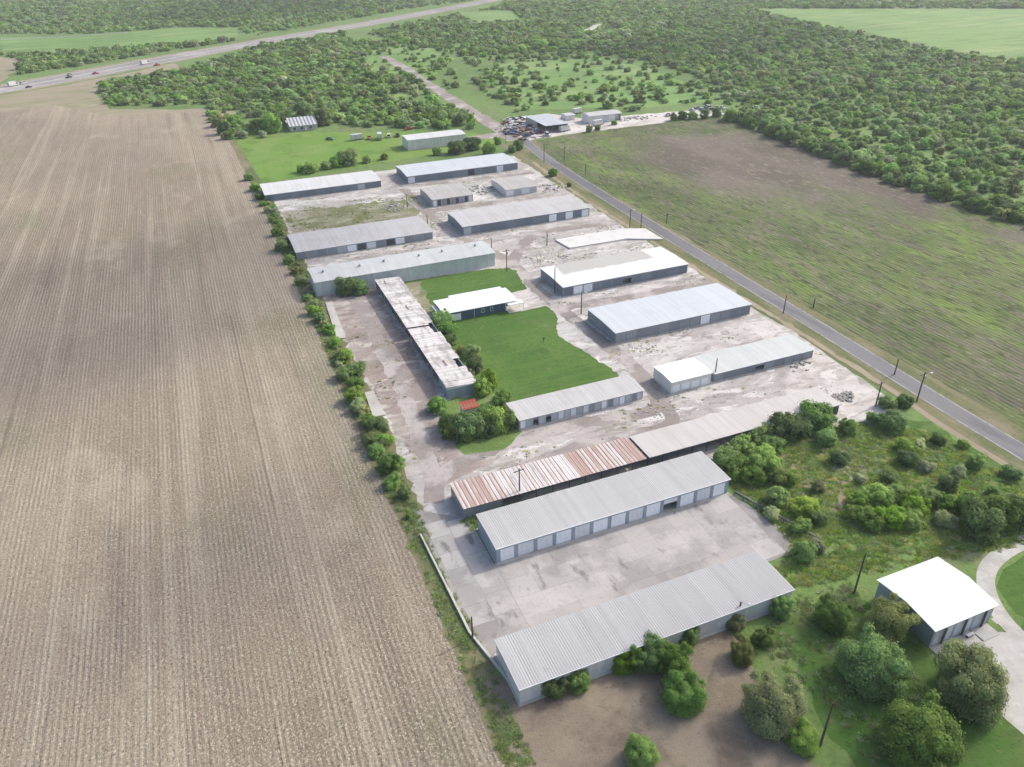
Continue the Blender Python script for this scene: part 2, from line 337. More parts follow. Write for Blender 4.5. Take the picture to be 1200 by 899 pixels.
# ------------------------------------------------------------------ the ground
sheet('ground', rect(-3500, -800, 3500, 5000), 0, 'terrain')
FIELD_R = 23.6
sheet('headland', [(-900, 460), (19, 488), (30, 540), (18.72, 552.57), (-45.03, 585.33), (-56.43, 657.97), (-51.21, 719.67), (-26.2, 724.17), (5.03, 745.61), (1.34, 778.97), (-60.46, 720.26), (-93.93, 692.87), (-119.78, 676.65), (-900, 300)], .012, 'headland', 8, 1.2, 1)
sheet('stubble_field', [(FIELD_R, 20), (FIELD_R, 360), (18.5, 492), (16, 545), (4.42, 548.19), (-48.5, 569.52), (-82.28, 623.22), (-110.71, 607.11), (-900, 350), (-900, 20)], .025, 'stubble', 3, .35, 2)
sheet('fence_strip', [(21.6, 56), (27, 56), (27, 120), (28.5, 150), (28, 240), (27, 345), (25, 400), (21.5, 500), (18.5, 500), (21.8, 340), (22, 150)], .032, 'verge', 2, .35, 3)
sheet('bare_dirt', [(22, 30), (56, 30), (60.55, 43.26), (60.67, 49.39), (62.25, 57.81), (65.03, 65.1), (64.55, 68.55), (58, 72), (24, 74)], .036, 'bare_dirt', 2, .5, 4)
sheet('crop_field', [(160.5, 60), (283, 60), (279, 220), (281, 270), (290, 357), (296, 385), (235, 392), (171, 384), (163.5, 345), (160.5, 250)], .02, 'crop', 4, .4, 5)
sheet('road_verge', [(143, 40), (165, 40), (163, 250), (166, 345), (170, 384), (150, 384), (147, 340), (146, 200), (144, 100)], .014, 'verge', 3, .5, 6)
sheet('sandy_strip', ribbon(smooth([(144.6, 50), (144.9, 80), (145, 100), (146.5, 118), (146.8, 160), (147, 230), (148.5, 300), (152, 345)]), 1.8), .026, 'sand_strip', 2, .35, 7)
ROADC = [(152.3, 30), (152.3, 90), (152.6, 108), (154.2, 155), (155.5, 217), (157.5, 290), (160, 340), (163, 372), (166, 392)]
road = sheet('country_road', ribbon(smooth(ROADC), 5.9), .04, 'asphalt', 1.5, .16, 8)
for s in (-1, 1):
    off = [(x + s * 2.65, y) for x, y in smooth(ROADC)]
    l = sheet('edge_line', ribbon(off, .16), .046, 'line'); l.parent = road; del l['kind']
# yard of the storage lot
sheet('gravel_yard', [(26, 108), (30, 112), (136, 104), (143, 112), (145, 140), (145.5, 250), (147, 330), (148, 360), (120, 366), (86, 362), (26, 360), (25.5, 240), (27, 160), (25.5, 118)], .02, 'caliche', 3, .5, 9)
sheet('reddish_yard', [(28.6, 232), (28.8, 160), (30, 140), (33, 122), (50, 128), (56, 137), (44, 145), (44.6, 229)], .028, 'red_yard', 2.5, .5, 10)
sheet('weedy_strip', [(28, 292), (74, 288), (80, 296), (79, 314), (28, 320)], .028, 'weedy', 2.5, .6, 11)
sheet('pale_yard', [(128, 108), (140, 106), (144, 130), (144, 160), (136, 160), (134, 136), (122, 124), (121, 121), (128, 119)], .03, 'pale_yard', 2.5, .5, 12)
TRACKS = [([(30, 118), (34, 126), (48, 131), (70, 131.5), (88, 130), (93, 137), (94.5, 150), (93.5, 170), (92.5, 190), (92, 210), (93, 230), (88, 250), (83.5, 275), (82, 300), (82.5, 325), (80, 352)], 4.2),
          ([(94, 150), (92, 132), (88, 123), (70, 124), (50, 121.5), (36, 119)], 3.4),
          ([(32, 124), (34, 140), (36, 170), (37, 200), (37, 222)], 4.),
          ([(93, 230), (110, 250), (130, 252), (146, 250)], 4.5),
          ([(82, 295), (110, 294), (140, 292)], 5.), ([(84, 332), (110, 330), (145, 328)], 4.),
          ([(95, 190), (120, 188), (145, 190)], 4.)]
for i, (pts, w) in enumerate(TRACKS):
    sheet('wheel_track', ribbon(smooth(pts), w), .034 + .0035 * i, 'track', 1.3, .45, 20 + i)
sheet('lawn', smooth([(56.5, 229), (72, 228.6), (90.5, 225.5), (89.5, 212), (88.8, 207), (84, 206), (84, 194), (89, 193.5), (89.3, 186), (84.8, 176), (84.6, 171), (87.5, 158), (88.6, 146), (78, 144.3), (56, 144.3), (54, 160), (53, 190), (53.5, 226), (56.5, 229)], 3), .042, 'lawn', 1.0, .3, 13)
sheet('worn_lawn_patch', [(53.2, 227), (60, 227), (58, 212), (55.5, 200), (53, 200)], .047, 'weedy', 2, .5, 14)
sheet('thicket_ground', [(41, 131), (50, 129.5), (56, 134), (56, 154), (43, 154), (40, 143)], .044, 'rough_grass', 2, .5, 15)
sheet('green_paddock', [(20.5, 492), (24.5, 366), (50, 372), (100, 378), (147, 382), (153, 394), (150, 410), (139, 421), (110, 436), (80, 449), (60, 460), (40, 463), (26, 474)], .03, 'lawn_lit_tint', 4, .8, 16)
sheet('paddock_track', [(137, 402), (153, 398), (160, 402), (158, 410), (137, 408)], .034, 'track', 3, .4, 17)
sheet('vacant_lot', [(86, 112), (128, 109.5), (138, 105), (144.5, 98), (144, 40), (100, 25), (48, 20), (50, 48), (58, 68), (80, 77), (88, 78), (88, 97)], .018, 'rough_grass', 2.5, .5, 18)
sheet('green_verge', [(137, 106), (144, 100), (144, 40), (138, 50), (131, 70), (132, 92)], .023, 'lawn', 2.5, .6, 19)
sheet('side_lawn', [(68, 25), (66, 46), (71, 58), (70, 66), (84, 68), (89, 66), (90, 50), (118, 50), (120, 25)], .028, 'lawn', 2.5, .5, 30)
sheet('round_lawn', [(112, 48), (110.4, 52), (112.8, 57.5), (117.5, 60), (124, 61), (140, 60), (140, 47.2), (113, 47.4)], .031, 'lawn', 2.5, .15, 31)
sheet('bare_patch', [(102, 108), (120, 108), (125, 98), (118, 84), (104, 80), (97, 92)], .024, 'bare_dirt', 2, .8, 32)
sheet('curved_drive', ribbon(smooth([(106.6, 47), (107.4, 51.5), (109.5, 56), (113, 59.8), (118, 62.2), (126, 63.4), (138, 63)]), 2.9), .045, 'concrete_white', 2, .12, 33)
sheet('concrete_apron', [(91.45, 50.29), (91.29, 40.7), (91.59, 35.32), (100, 28), (124, 28), (124, 46.5), (107.5, 48.5), (104.6, 50.2), (101, 50.3)], .05, 'concrete_white')
# distant ground
UP = [(-540, 372), (-126.77, 730.26), (-99.68, 754.69), (-63.62, 788.3), (-8.07, 836.09), (85.08, 911.19), (217.17, 1016.28), (335.05, 1120.31), (446.32, 1219.7), (720, 1452)]; LO = [(-520, 330), (-120.28, 680.51), (-94.31, 696.97), (-60.67, 724.75), (-9.21, 774.07), (79.13, 858.74), (204.03, 957.99), (314.7, 1053.79), (462.83, 1190.91), (737, 1428)]
lerp = lambda f: [(a[0] + (b[0] - a[0]) * f, a[1] + (b[1] - a[1]) * f) for a, b in zip(UP, LO)]
sheet('highway_shoulder', lerp(0.) + lerp(1.)[::-1], .04, 'headland', 6, .8, 61)
hw = sheet('highway', lerp(.16) + lerp(.86)[::-1], .055, 'highway')
for off in (.2, .5, .53, .82):
    up = [(-126.77, 730.26), (-99.68, 754.69), (-63.62, 788.3), (-8.07, 836.09), (85.08, 911.19), (217.17, 1016.28), (335.05, 1120.31)]; lo = [(-120.28, 680.51), (-94.31, 696.97), (-60.67, 724.75), (-9.21, 774.07), (79.13, 858.74), (204.03, 957.99), (314.7, 1053.79)]
    l = sheet('lane_line', ribbon([(a[0] + (b[0] - a[0]) * off, a[1] + (b[1] - a[1]) * off) for a, b in zip(up, lo)], 1.2), .07, 'line'); l.parent = hw; del l['kind']
sheet('pasture', [(-172.79, 1083.15), (-83.92, 1039.33), (10.49, 1075.44), (79.56, 1033.52), (59.64, 914.33), (-14.69, 912.7), (-106.83, 910.68), (-155.63, 951.55)], .03, 'pasture', 14, 3, 34)
sheet('bare_field', [(-149.31, 903.09), (-131.88, 887.28), (-122.22, 825.65), (-124.4, 768), (-127.94, 739.22), (-700, 500), (-700, 860)], .033, 'headland', 10, 2, 35)
sheet('green_field', [(700.39, 895.04), (804.48, 826.8), (976.35, 714.12), (1400, 700), (1000, 300), (624.83, 444.07), (619.71, 511.36), (638.28, 605.52), (651.24, 713.82), (678.52, 833.51)], .03, 'pasture', 14, 3, 36)
sheet('meadow', [(212.45, 586.54), (267.99, 652.77), (343.29, 656.17), (344.36, 569.49), (337.92, 498.58), (312.98, 431), (268.15, 430.14), (209.2, 454.68), (192.16, 469.27)], .03, 'pasture', 10, 3, 37)
sheet('far_meadow', [(357.66, 1078.06), (429.95, 1044.65), (396.62, 931.9), (337.82, 925.95)], .03, 'pasture', 14, 3, 38)
sheet('grassy_clearing', [(160.23, 840.71), (239.89, 809.23), (216.19, 681.62), (139.87, 520.93), (118.4, 552.05), (124.33, 680.33)], .028, 'pasture', 10, 3, 39)
sheet('dirt_track', ribbon(smooth([(175.11, 727.24), (172.42, 634.98), (168.24, 554.34), (165.75, 491.87), (163.34, 425.25), (161.21, 394.39), (166, 388)]), [9, 9, 8, 8, 9, 10] * 6 + [10]), .04, 'track', 4, .8, 40)
sheet('junkyard_ground', [(155.74, 390.74), (164.43, 384.33), (189.39, 389.05), (243.67, 389.57), (298.27, 392.4), (307.66, 409.8), (241.87, 415.85), (219.48, 416.8), (203.98, 443.3), (174.43, 439.67)], .035, 'pale_yard', 4, .8, 41)
sheet('pond', [(403.65, 792.38), (444.09, 840.68), (458.53, 851.56), (440.78, 814.32), (409.55, 780.41)], .035, 'concrete_white', 6, 2, 42)
sheet('distant_road', ribbon([(-187, 1066.3), (-118.85, 1051.38), (-87.09, 1049.87), (-40.56, 1058.14)], 7), .06, 'highway')
# concrete in front of the long garages
cy = sheet('concrete_yard', [(25.4, 118), (33, 112), (34.5, 97), (86, 97), (90, 80), (86, 78), (27.6, 78), (27.6, 72), (25.4, 84)], .05, 'concrete_base', 2, .12, 43)
r_ = random.Random(4)
slab_me = {}
def slab(x, y, w, d, z=.035, h=.03, mat='concrete_slab', parent=None, name='concrete_slab'):
    k = (round(w, 1), round(d, 1), h, mat)
    if k not in slab_me: slab_me[k] = MB().box(0, 0, 0, k[0], k[1], h).mesh(name, mat)
    return put(name, slab_me[k], parent, (x, y, z + r_.uniform(0, .012)))
for i in range(10):
    for j in range(4):
        slab(35 + i * 5.02, 78.6 + j * 4.62, 4.99, 4.59, parent=cy)
for j in range(6): slab(26.3, 85 + j * 4.6, 4.1, 4.5, parent=cy); slab(30.5, 80.5 + j * 5.2, 4.4, 5.1, parent=cy)
# ------------------------------------------------------------------ buildings
def roof_mesh(w, d, rise, over, spacing, rib, mat, th=.14):
    """low gable of ribbed sheet, ridge along x; origin at the wall's front left top corner"""
    m = MB(); xs = []
    x = -over; n = max(2, int(round((w + 2 * over) / spacing))); sp = (w + 2 * over) / n
    for i in range(n):
        a = -over + i * sp
        xs += [(a, 0), (a + sp * .08, rib), (a + sp * .2, rib), (a + sp * .28, 0)]
    xs.append((w + over, 0))
    rows = [(-over, 0.), (d / 2, rise), (d + over, 0.)]
    k = len(xs); m.v = [(xx, yy, zz + th + dz) for yy, zz in rows for xx, dz in xs]
    for r in range(2):
        for i in range(k - 1): m.f.append((r * k + i, r * k + i + 1, (r + 1) * k + i + 1, (r + 1) * k + i))
    # fascia and underside
    b = len(m.v); m.v += [(-over, -over, 0), (w + over, -over, 0), (w + over, d / 2, rise), (-over, d / 2, rise), (w + over, d + over, 0), (-over, d + over, 0)]
    m.f += [(b, b + 1, b + 2, b + 3), (b + 3, b + 2, b + 4, b + 5)]
    m.f += [tuple([b, b + 1] + list(range(k - 1, -1, -1))), tuple([b + 4, b + 5] + list(range(2 * k, 3 * k)))]
    m.f += [(b, 0, k, b + 3), (b + 3, k, 2 * k, b + 5), (b + 1, b + 2, 2 * k - 1, k - 1), (b + 2, b + 4, 3 * k - 1, 2 * k - 1)]
    return m.mesh('roof', mat)
door_me = {}
def door_mesh(w, h, mat, slats=7):
    k = (round(w, 2), round(h, 2), mat)
    if k not in door_me:
        pr = []; s = h / slats
        for i in range(slats): pr += [(0., i * s), (-.045, i * s + s * .18), (-.045, i * s + s * .82)]
        pr.append((0., h)); m = MB(); n = len(pr)
        m.v = [(x, y, z) for x in (0., w) for y, z in pr] + [(0, .04, 0), (w, .04, 0), (w, .04, h), (0, .04, h)]
        m.f = [(i, n + i, n + i + 1, i + 1) for i in range(n - 1)] + [(2 * n, 2 * n + 3, 2 * n + 2, 2 * n + 1), (0, 2 * n, 2 * n + 1, n), (n - 1, 2 * n - 1, 2 * n + 2, 2 * n + 3)]
        door_me[k] = m.mesh('roll_up_door', mat)
    return door_me[k]
def warehouse(name, label, cat, x, y, w, d, h, rise, roof, wall, bays='', group=None, over=.25, rib=.9, ribh=.018, pier=.35, dh=None, gutter=True, roofparts=True):
    root = thing(name, label, cat, (x, y, 0), 0, group)
    m = MB(); t = .16; dh = dh or h - .42
    if not bays: m.box(0, 0, 0, w, t, h)
    else:
        m.box(0, 0, dh, w, t, h); n = len(bays); bw = w / n
        for i in range(n + 1):
            cx = min(max(i * bw, pier / 2), w - pier / 2); m.box(cx - pier / 2, 0, 0, cx + pier / 2, t, dh)
        m.box(pier, 1.8, 0, w - pier, 1.9, h - .05)
    m.box(0, d - t, 0, w, d, h)
    for sx in (0, w - t):
        i = len(m.v); m.box(sx, t, 0, sx + t, d - t, h); m.prism([(0, 0)], 0, 0) if 0 else None
        m.poly([(sx + t / 2, 0, h), (sx + t / 2, d, h), (sx + t / 2, d / 2, h + rise)])
    m.obj('wall', wall, root)
    MB().box(-.3, -.5, 0, w + .3, d + .3, .09).obj('foundation', 'concrete_white', root)
    if bays:
        for i, c in enumerate(bays):
            x0 = i * bw + (pier if i == 0 else pier / 2); dw = (i + 1) * bw - (pier if i == n - 1 else pier / 2) - x0
            if c == 'o':
                put('roll_up_door', door_mesh(dw, .5, 'door_g', 2), root, (x0, .1, dh - .5)); continue
            if c == 'h':
                put('roll_up_door', door_mesh(dw, dh * .36, 'door_w', 3), root, (x0, .1, dh * .64)); continue
            if c == 's': MB().box(x0, .05, .09, x0 + dw, .15, dh).obj('wall_panel', wall, root); continue
            put('roll_up_door', door_mesh(dw, dh - .09, 'door_' + c), root, (x0, .1, .09))
    if roofparts:
        put('roof', roof_mesh(w, d, rise, over, rib, ribh, roof), root, (0, 0, h))
    if gutter:
        MB().box(-over - .02, -over - .12, h + .02, w + over + .02, -over - .003, h + .15).obj('gutter', 'trim', root)
    return root

warehouse('storage_building', 'long ribbed grey-roofed storage building, closest to the brown dirt, bushes along its back wall', 'warehouse', 27.8, 68.5, 49.7, 9.6, 3.4, .12, 'roof_new', 'wall_pale', rib=.45, ribh=.035)
warehouse('garage_row', 'long garage with thirteen white roll-up doors, one half open, facing the concrete yard', 'garage', 35.4, 97.2, 50.2, 9.9, 3.6, .12, 'roof_new', 'wall_slate', 'wwwwwwwwwhwww', rib=.45, ribh=.035, pier=.75, dh=3.0)
b5 = warehouse('long_warehouse', 'long pale greenish warehouse with small roof vents beside the open-sided shed', 'warehouse', 26.5, 229.7, 60.4, 12.3, 4.6, .5, 'roof_green', 'wall_green')
for (vx, vy) in ((30.25, 235.5), (42.14, 235.5), (50.33, 236.15), (62.25, 236.03), (70.47, 236.48), (82.4, 236.65)):
    m = MB(); m.tube([(0, 0, 0), (0, 0, .45)], [.22, .22], 8); m.tube([(0, 0, .4), (0, 0, .6), (0, 0, .85), (0, 0, 1.)], [.3, .46, .42, .1], 8)
    m.obj('roof_vent', 'door_g', b5, (vx - 26.5, vy - 229.7, 5.0))
warehouse('storage_building', 'pale grey roofed storage building with mixed grey and white doors, hedge at its left end', 'warehouse', 25.7, 263.5, 49.7, 19.1, 2.8, .55, 'roof_grey', 'wall_slate', 'ggggLwdwgdwggg')
warehouse('storage_building', 'white roofed blue-grey storage building below the green paddock, left of the cream hall', 'warehouse', 24.2, 336.8, 50.1, 17.7, 2.8, .55, 'roof_white', 'wall_blue', 'bbbbbbbbbbbLbb')
warehouse('storage_building', 'bluish white roofed storage building directly below the plain cream hall', 'warehouse', 86.3, 336.2, 53.8, 19.1, 3.2, .55, 'roof_blue', 'wall_blue', 'wbbbbbbbdbbbwbb')
warehouse('small_storage', 'short grey roofed building with alternating dark and light narrow doors', 'shed', 86.6, 299.7, 17.8, 17.6, 2.9, .5, 'roof_old', 'wall_board', 'wdgdgdgdw', pier=.5)
warehouse('small_storage', 'short white walled building among rubble near the road', 'shed', 119.2, 299.4, 14.4, 17.3, 2.8, .5, 'roof_old', 'wall_white', 'wLwL')
warehouse('storage_building', 'pale roofed blue-grey storage building below the two short buildings', 'warehouse', 86.8, 262.2, 52.9, 18.0, 3.3, .55, 'roof_grey', 'wall_blue', 'Lbbbbbbbbbwbwbw')
warehouse('storage_building', 'grey storage building with bright white roof half covered by a tan patch', 'warehouse', 96.9, 197.2, 45.3, 16.9, 3.1, .25, 'roof_patched', 'wall_grey', 'bwwbbbobbbbbb')
warehouse('storage_building', 'grey storage building with clean bluish white roof right of the lawn', 'warehouse', 96.5, 163.3, 44.9, 16.5, 3.2, .25, 'roof_blue', 'wall_grey', 'ggggggggwggbb')
warehouse('white_shed', 'small white shed with three white doors at the corner of the track', 'shed', 96.1, 134.6, 11.5, 8.2, 3.2, .3, 'roof_brilliant', 'wall_white', 'wwww', pier=.6, dh=2.2)
warehouse('storage_building', 'low greenish roofed storage building touching the small white shed', 'warehouse', 109, 135, 31, 9.3, 2.4, .2, 'roof_green', 'wall_grey', 'gggboggggg')
warehouse('board_shed', 'pale roofed shed with weathered board doors along the near edge of the lawn', 'shed', 56, 135.2, 32.5, 7.6, 2.6, .1, 'roof_grey', 'wall_board', 'wLoLoLwLwLwgLwgLwLgL', pier=.3)
ch = warehouse('cream_hall', 'plain tall white metal hall standing on the green paddock', 'hall', 103, 394, 31.5, 11.5, 5.0, .5, 'roof_white', 'wall_white')
MB().box(-.05, 4, 0.1, -.003, 7, 3.2).obj('end_door', 'door_w', ch)

# long low shed, rusty west half and plain pale east half
rs = thing('rusty_shed', 'long low shed with rust-striped roof sheets behind the white-door garage', 'shed', (33.9, 110.9, 0))
m = MB(); W, D, H = 92.8, 7.8, 2.8
m.box(0, D - .15, 0, W, D, H); m.box(0, .15, 0, .15, D - .15, H); m.box(W - .15, .15, 0, W, D - .15, H); m.box(0, 0, 0, 8, .15, H)
m.box(8, 2.4, 0, W - .15, 2.5, H)
m.obj('wall', 'wall_grey', rs)
for i in range(23): MB().box(8 + i * 3.7, .0, 0, 8.16 + i * 3.7, .16, H).obj('post', 'wall_dark', rs)
MB().box(8, .02, H - .3, W, .14, H - .003).obj('beam', 'wall_dark', rs)
def panel_mesh(w, d, rise, mat, rib=.05):
    m = MB(); xs = [(0, rib), (w * .06, rib), (w * .14, 0), (w * .44, 0), (w * .5, rib * .6), (w * .56, 0), (w * .88, 0), (w * .94, rib), (w, rib)]; k = len(xs)
    m.v = [(x, 0, z) for x, z in xs] + [(x, d, z + rise) for x, z in xs]; m.f = [(i, i + 1, k + i + 1, k + i) for i in range(k - 1)]
    return m.mesh('roof_panel', mat)
rp = random.Random(12)
pm = {k: panel_mesh(.9, D + .6, .25, k) for k in ('rust_heavy', 'rust_light', 'weathered_sheet')}
n = int(41.6 / .91)
for i in range(n):
    f = i / n
    k = 'rust_heavy' if (f < .22 or f > .62) else ('rust_light' if rp.random() < .7 else 'weathered_sheet')
    q = put('roof_panel', pm[k], rs, (-.1 + i * .91, -.3, H + .02 + rp.uniform(0, .03))); q.rotation_euler.x = rp.uniform(-.004, .004)
MB().box(41.4, -.35, H + .004, W + .3, D + .35, H + .16).obj('flat_roof', 'roof_slab', rs)

# open-sided shed with weathered roof sheets, running north-south
ls = thing('open_shed', 'long open-sided shed with weathered patched roof sheets left of the lawn', 'shed', (45.2, 154.6, 0))
W, D, H = 7.4, 73.5, 2.9
m = MB(); m.box(0, 0, 0, W, .15, H); m.box(W - .15, .15, 0, W, D, H); m.box(0, D - .15, 0, W - .15, D, H); m.box(3.2, 3, 0, 3.3, D - .2, H - .1); m.box(.1, .15, 0, .25, 8, H - .1)
m.obj('wall', 'wall_slate', ls)
for i in range(18): MB().box(.02, 8.5 + i * 3.75, 0, .2, 8.68 + i * 3.75, H).obj('post', 'wall_dark', ls)
for i in range(17):
    if rp.random() < .5: put('roll_up_door', door_mesh(3.4, 1.0 if rp.random() < .5 else 2.2, 'door_d'), ls, (.12, 12.2 + i * 3.75, .4 if rp.random() < .5 else .1), R(-90))
pmw = {}
yy = 0.; i = 0
while yy < D - .8:
    short = (30 < yy < 36) or (9 < yy < 13)
    wdt = W + .7 - (1.6 if short else 0) - rp.choice((0, 0, 0, .25))
    k = round(wdt, 2)
    if k not in pmw: pmw[k] = panel_mesh(.9, k, .3, 'weathered_sheet', .06)
    if not (rp.random() < .03):
        q = put('roof_panel', pmw[k], ls, (W + .35 - (1.6 if short else 0) - 0., yy - .2, H + .05 + rp.uniform(0, .05)), R(90))
        q.rotation_euler.y = rp.uniform(-.012, .012); q.location.x = -.35 + k
    yy += .91; i += 1
MB().box(-.3, -.28, H - .1, W + .3, -.02, H + .1).obj('fascia', 'trim', ls)
for (ax, ay) in ((3.2, 10.5), (3.4, 47.), (2.2, 68)):
    m = MB(); m.box(0, 0, 0, .35, 3.2, .12); m.obj('fallen_sheet', 'rust_heavy', ls, (ax, ay, H + .35))

# blue house on the lawn
hs = thing('blue_house', 'blue house with bright white roof on the green lawn', 'house', (57.6, 195, 0))
W, D, H = 22.6, 9.3, 2.9
m = MB(); m.box(0, 0, 0, W - 3.2, .2, H); m.box(0, D - .2, 0, W, D, H); m.box(0, .2, 0, .2, D - .2, H); m.box(W - .2, 3, 0, W, D - .2, H); m.box(W - 3.4, .2, 0, W - 3.2, 3, H); m.box(W - 3.2, 3, 0, W - .2, 3.2, H)
m.obj('wall', 'wall_house', hs)
put('roof', roof_mesh(W, D, .2, .45, .6, .012, 'roof_brilliant'), hs, (0, 0, H))
MB().box(5, D + .46, H - .3, W - .5, D + 2.6, H - .16).obj('back_porch_roof', 'roof_brilliant', hs)
for px_ in (5.2, 11, 16.5, 21.8): MB().box(px_, D + 2.3, 0, px_ + .14, D + 2.44, H - .3).obj('porch_post', 'trim', hs)
MB().box(19.4, -1.9, H - .42, 24.4, 1.2, H - .28).obj('porch_roof', 'roof_brilliant', hs)
for px_, py_ in ((19.6, -1.75), (24.1, -1.75), (24.1, .9)): MB().box(px_, py_, 0, px_ + .14, py_ + .14, H - .42).obj('porch_post', 'trim', hs)
MB().box(19.4, -2.2, 0, 24.5, 2.9, .16).obj('porch_floor', 'concrete_white', hs)
MB().box(2.4, -.12, .1, 5.0, -.003, 2.2).obj('white_panel', 'trim', hs)
for tx in (9.1, 19.1): MB().box(tx, -.06, .05, tx + .16, -.003, H - .02).obj('corner_board', 'trim', hs)
for tx, tw in ((11.4, 1.0), (14.2, .9)):
    wn = MB().box(tx, -.05, 1.0, tx + tw, -.004, 2.2).obj('window', 'trim', hs); MB().box(tx + .12, -.07, 1.12, tx + tw - .12, -.052, 2.08).obj('pane', 'door_d', wn)
dr = MB().box(W - 3.17, 1.2, .16, W - 3.1, 2.1, 2.2).obj('door', 'trim', hs)
MB().box(-1.6, 3.2, H - .5, -.46, 7.5, H - .4).obj('side_awning', 'roof_white', hs)
MB().box(-1.5, 3.4, 0, -1.38, 3.52, H - .5).obj('awning_post', 'trim', hs); MB().box(-1.5, 7.2, 0, -1.38, 7.32, H - .5).obj('awning_post', 'trim', hs)
sheet('house_apron', [(80.8, 206), (84.2, 206.5), (89, 207.2), (88.8, 200), (89.4, 193.4), (84, 193), (80.8, 192.6)], .048, 'pale_yard', 2, .2, 50)

# metal garage by the curved drive
gh = thing('metal_garage', 'grey-blue metal garage with brilliant white roof by the curved drive', 'garage', (91.6, 52.4, 0))
W, D, H, RS = 13.1, 11.4, 4.0, .75
m = MB(); t = .15
for sx in (0, W - t): m.box(sx, t, 0, sx + t, D - t, H); m.poly([(sx + t / 2, 0, H), (sx + t / 2, D, H), (sx + t / 2, D / 2, H + RS)])
m.box(0, D - t, 0, W, D, H); m.box(0, 0, H - .7, W, t, H)
for a, b in ((0, .6), (4.4, 5.0), (8.6, 9.2), (12.3, W)): m.box(a, 0, 0, b, t, H - .7)
m.obj('wall', 'wall_slate', gh)
put('roof', roof_mesh(W, D, RS, .35, .6, .012, 'roof_brilliant'), gh, (0, 0, H))
for a, b in ((.6, 4.4), (5.0, 8.6), (9.2, 12.3)): put('roll_up_door', door_mesh(b - a, H - .75, 'door_L'), gh, (a, .06, .03))
for a in (2.2, 6.6, 10.9): MB().box(a, -.38, .15, a + .28, -.12, H - .2).obj('downpipe_post', 'trim_dark', gh)
MB().box(-.1, -.36, H - .02, W + .1, -.2, H + .1).obj('gutter', 'trim', gh)
for a, b in ((0, 4.0), (4.3, 8.7), (9.0, 12.6)):
    pc = MB().box(a, -2.6, 0, b, -.02, .14).obj('apron_slab', 'concrete_white', gh)
MB().box(4.02, -2.5, 0, 4.28, -.05, .05).obj('drain_gap', 'trim_dark', gh); MB().box(8.72, -2.5, 0, 8.98, -.05, .05).obj('drain_gap', 'trim_dark', gh)
bn = thing('white_bench', 'small white bench against the metal garage', 'bench', (98.6, 51.2, .14)); MB().box(0, 0, .42, 1.5, .5, .48).obj('seat', 'trim', bn)
for a in (.1, 1.32): MB().box(a, .06, 0, a + .08, .44, .42).obj('leg', 'trim_dark', bn)
for a, b in ((104.8, 53.4), (105.6, 51.5), (105.9, 49.8)): sheet('stepping_slab', rect(a, b, a + 1.3, b + 1.2), .056, 'concrete_white')

# farmhouse at the top with striped roof
fh = thing('farmhouse', 'farmhouse with striped white and grey metal roof under trees above the paddock', 'house', (53.5, 464.5, 0))
W, D, H = 15.6, 17, 3.0
m = MB(); m.box(0, 0, 0, W, .2, H); m.box(0, D - .2, 0, W, D, H); m.box(0, .2, 0, .2, D - .2, H); m.box(W - .2, .2, 0, W, D - .2, H); m.obj('wall', 'wall_board', fh)
sm = {k: panel_mesh(1.0, D * .62, .0, k, .05) for k in ('roof_white', 'wall_grey')}
for i in range(16):
    q = put('roof_panel', sm['roof_white' if i % 2 == 0 else 'wall_grey'], fh, (-.2 + i, -.8, H + .02)); q.rotation_euler.x = R(16)
MB().prism([(-.2, H), (W + .2, H), (W + .2, H + .1), (-.2, H + .1)], D * .6, D + .4).obj('flat_roof', 'roof_white', fh)
m = MB(); m.poly([(0.1, 0, H), (0.1, D * .58, H), (0.1, D * .58, H + 2.6)]); m.poly([(W - .1, 0, H), (W - .1, D * .58, H), (W - .1, D * .58, H + 2.6)]); m.poly([(0, D * .585, H), (W, D * .585, H), (W, D * .585, H + 2.6), (0, D * .585, H + 2.6)]); m.obj('gable', 'wall_board', fh)
for a in (2, 6, 11): MB().box(a, -.05, .9, a + 1.3, -.004, 2.1).obj('window', 'door_d', fh)
MB().box(8.4, -.05, 0, 9.4, -.004, 2.1).obj('door', 'trim', fh)

# junkyard buildings
js = thing('junkyard_shed', 'white roofed workshop among wrecked cars in the junkyard', 'shed', (182, 396, 0))
m = MB(); m.box(0, 27, 0, 13.5, 27.2, 4); m.box(13.3, 0, 0, 13.5, 27, 4); m.box(0, 12, 0, .2, 27, 4); m.obj('wall', 'wall_board', js)
for a in (0, 4.4, 8.9): MB().box(a, .1, 0, a + .25, .35, 4.).obj('post', 'wall_dark', js)
q = put('roof', roof_mesh(13.6, 27, .0, .4, .8, .05, 'roof_blue'), js, (0, 0, 4.0))
MB().box(-.5, 27.6, 2.9, 6, 33, 3.05).obj('lean_to_roof', 'roof_white', js); MB().box(.2, 32.6, 0, .4, 32.8, 2.9).obj('lean_to_post', 'wall_dark', js); MB().box(5.4, 32.6, 0, 5.6, 32.8, 2.9).obj('lean_to_post', 'wall_dark', js)
warehouse('junkyard_barn', 'pale grey metal barn with a dark opening beside the junkyard workshop', 'barn', 214, 406, 21, 9.5, 4.2, .8, 'roof_grey', 'wall_pale', 'ssLso', rib=1.2)
warehouse('junkyard_hut', 'small pale hut between the junkyard workshop and barn', 'hut', 206, 420, 6, 7, 2.6, .4, 'roof_grey', 'wall_pale')
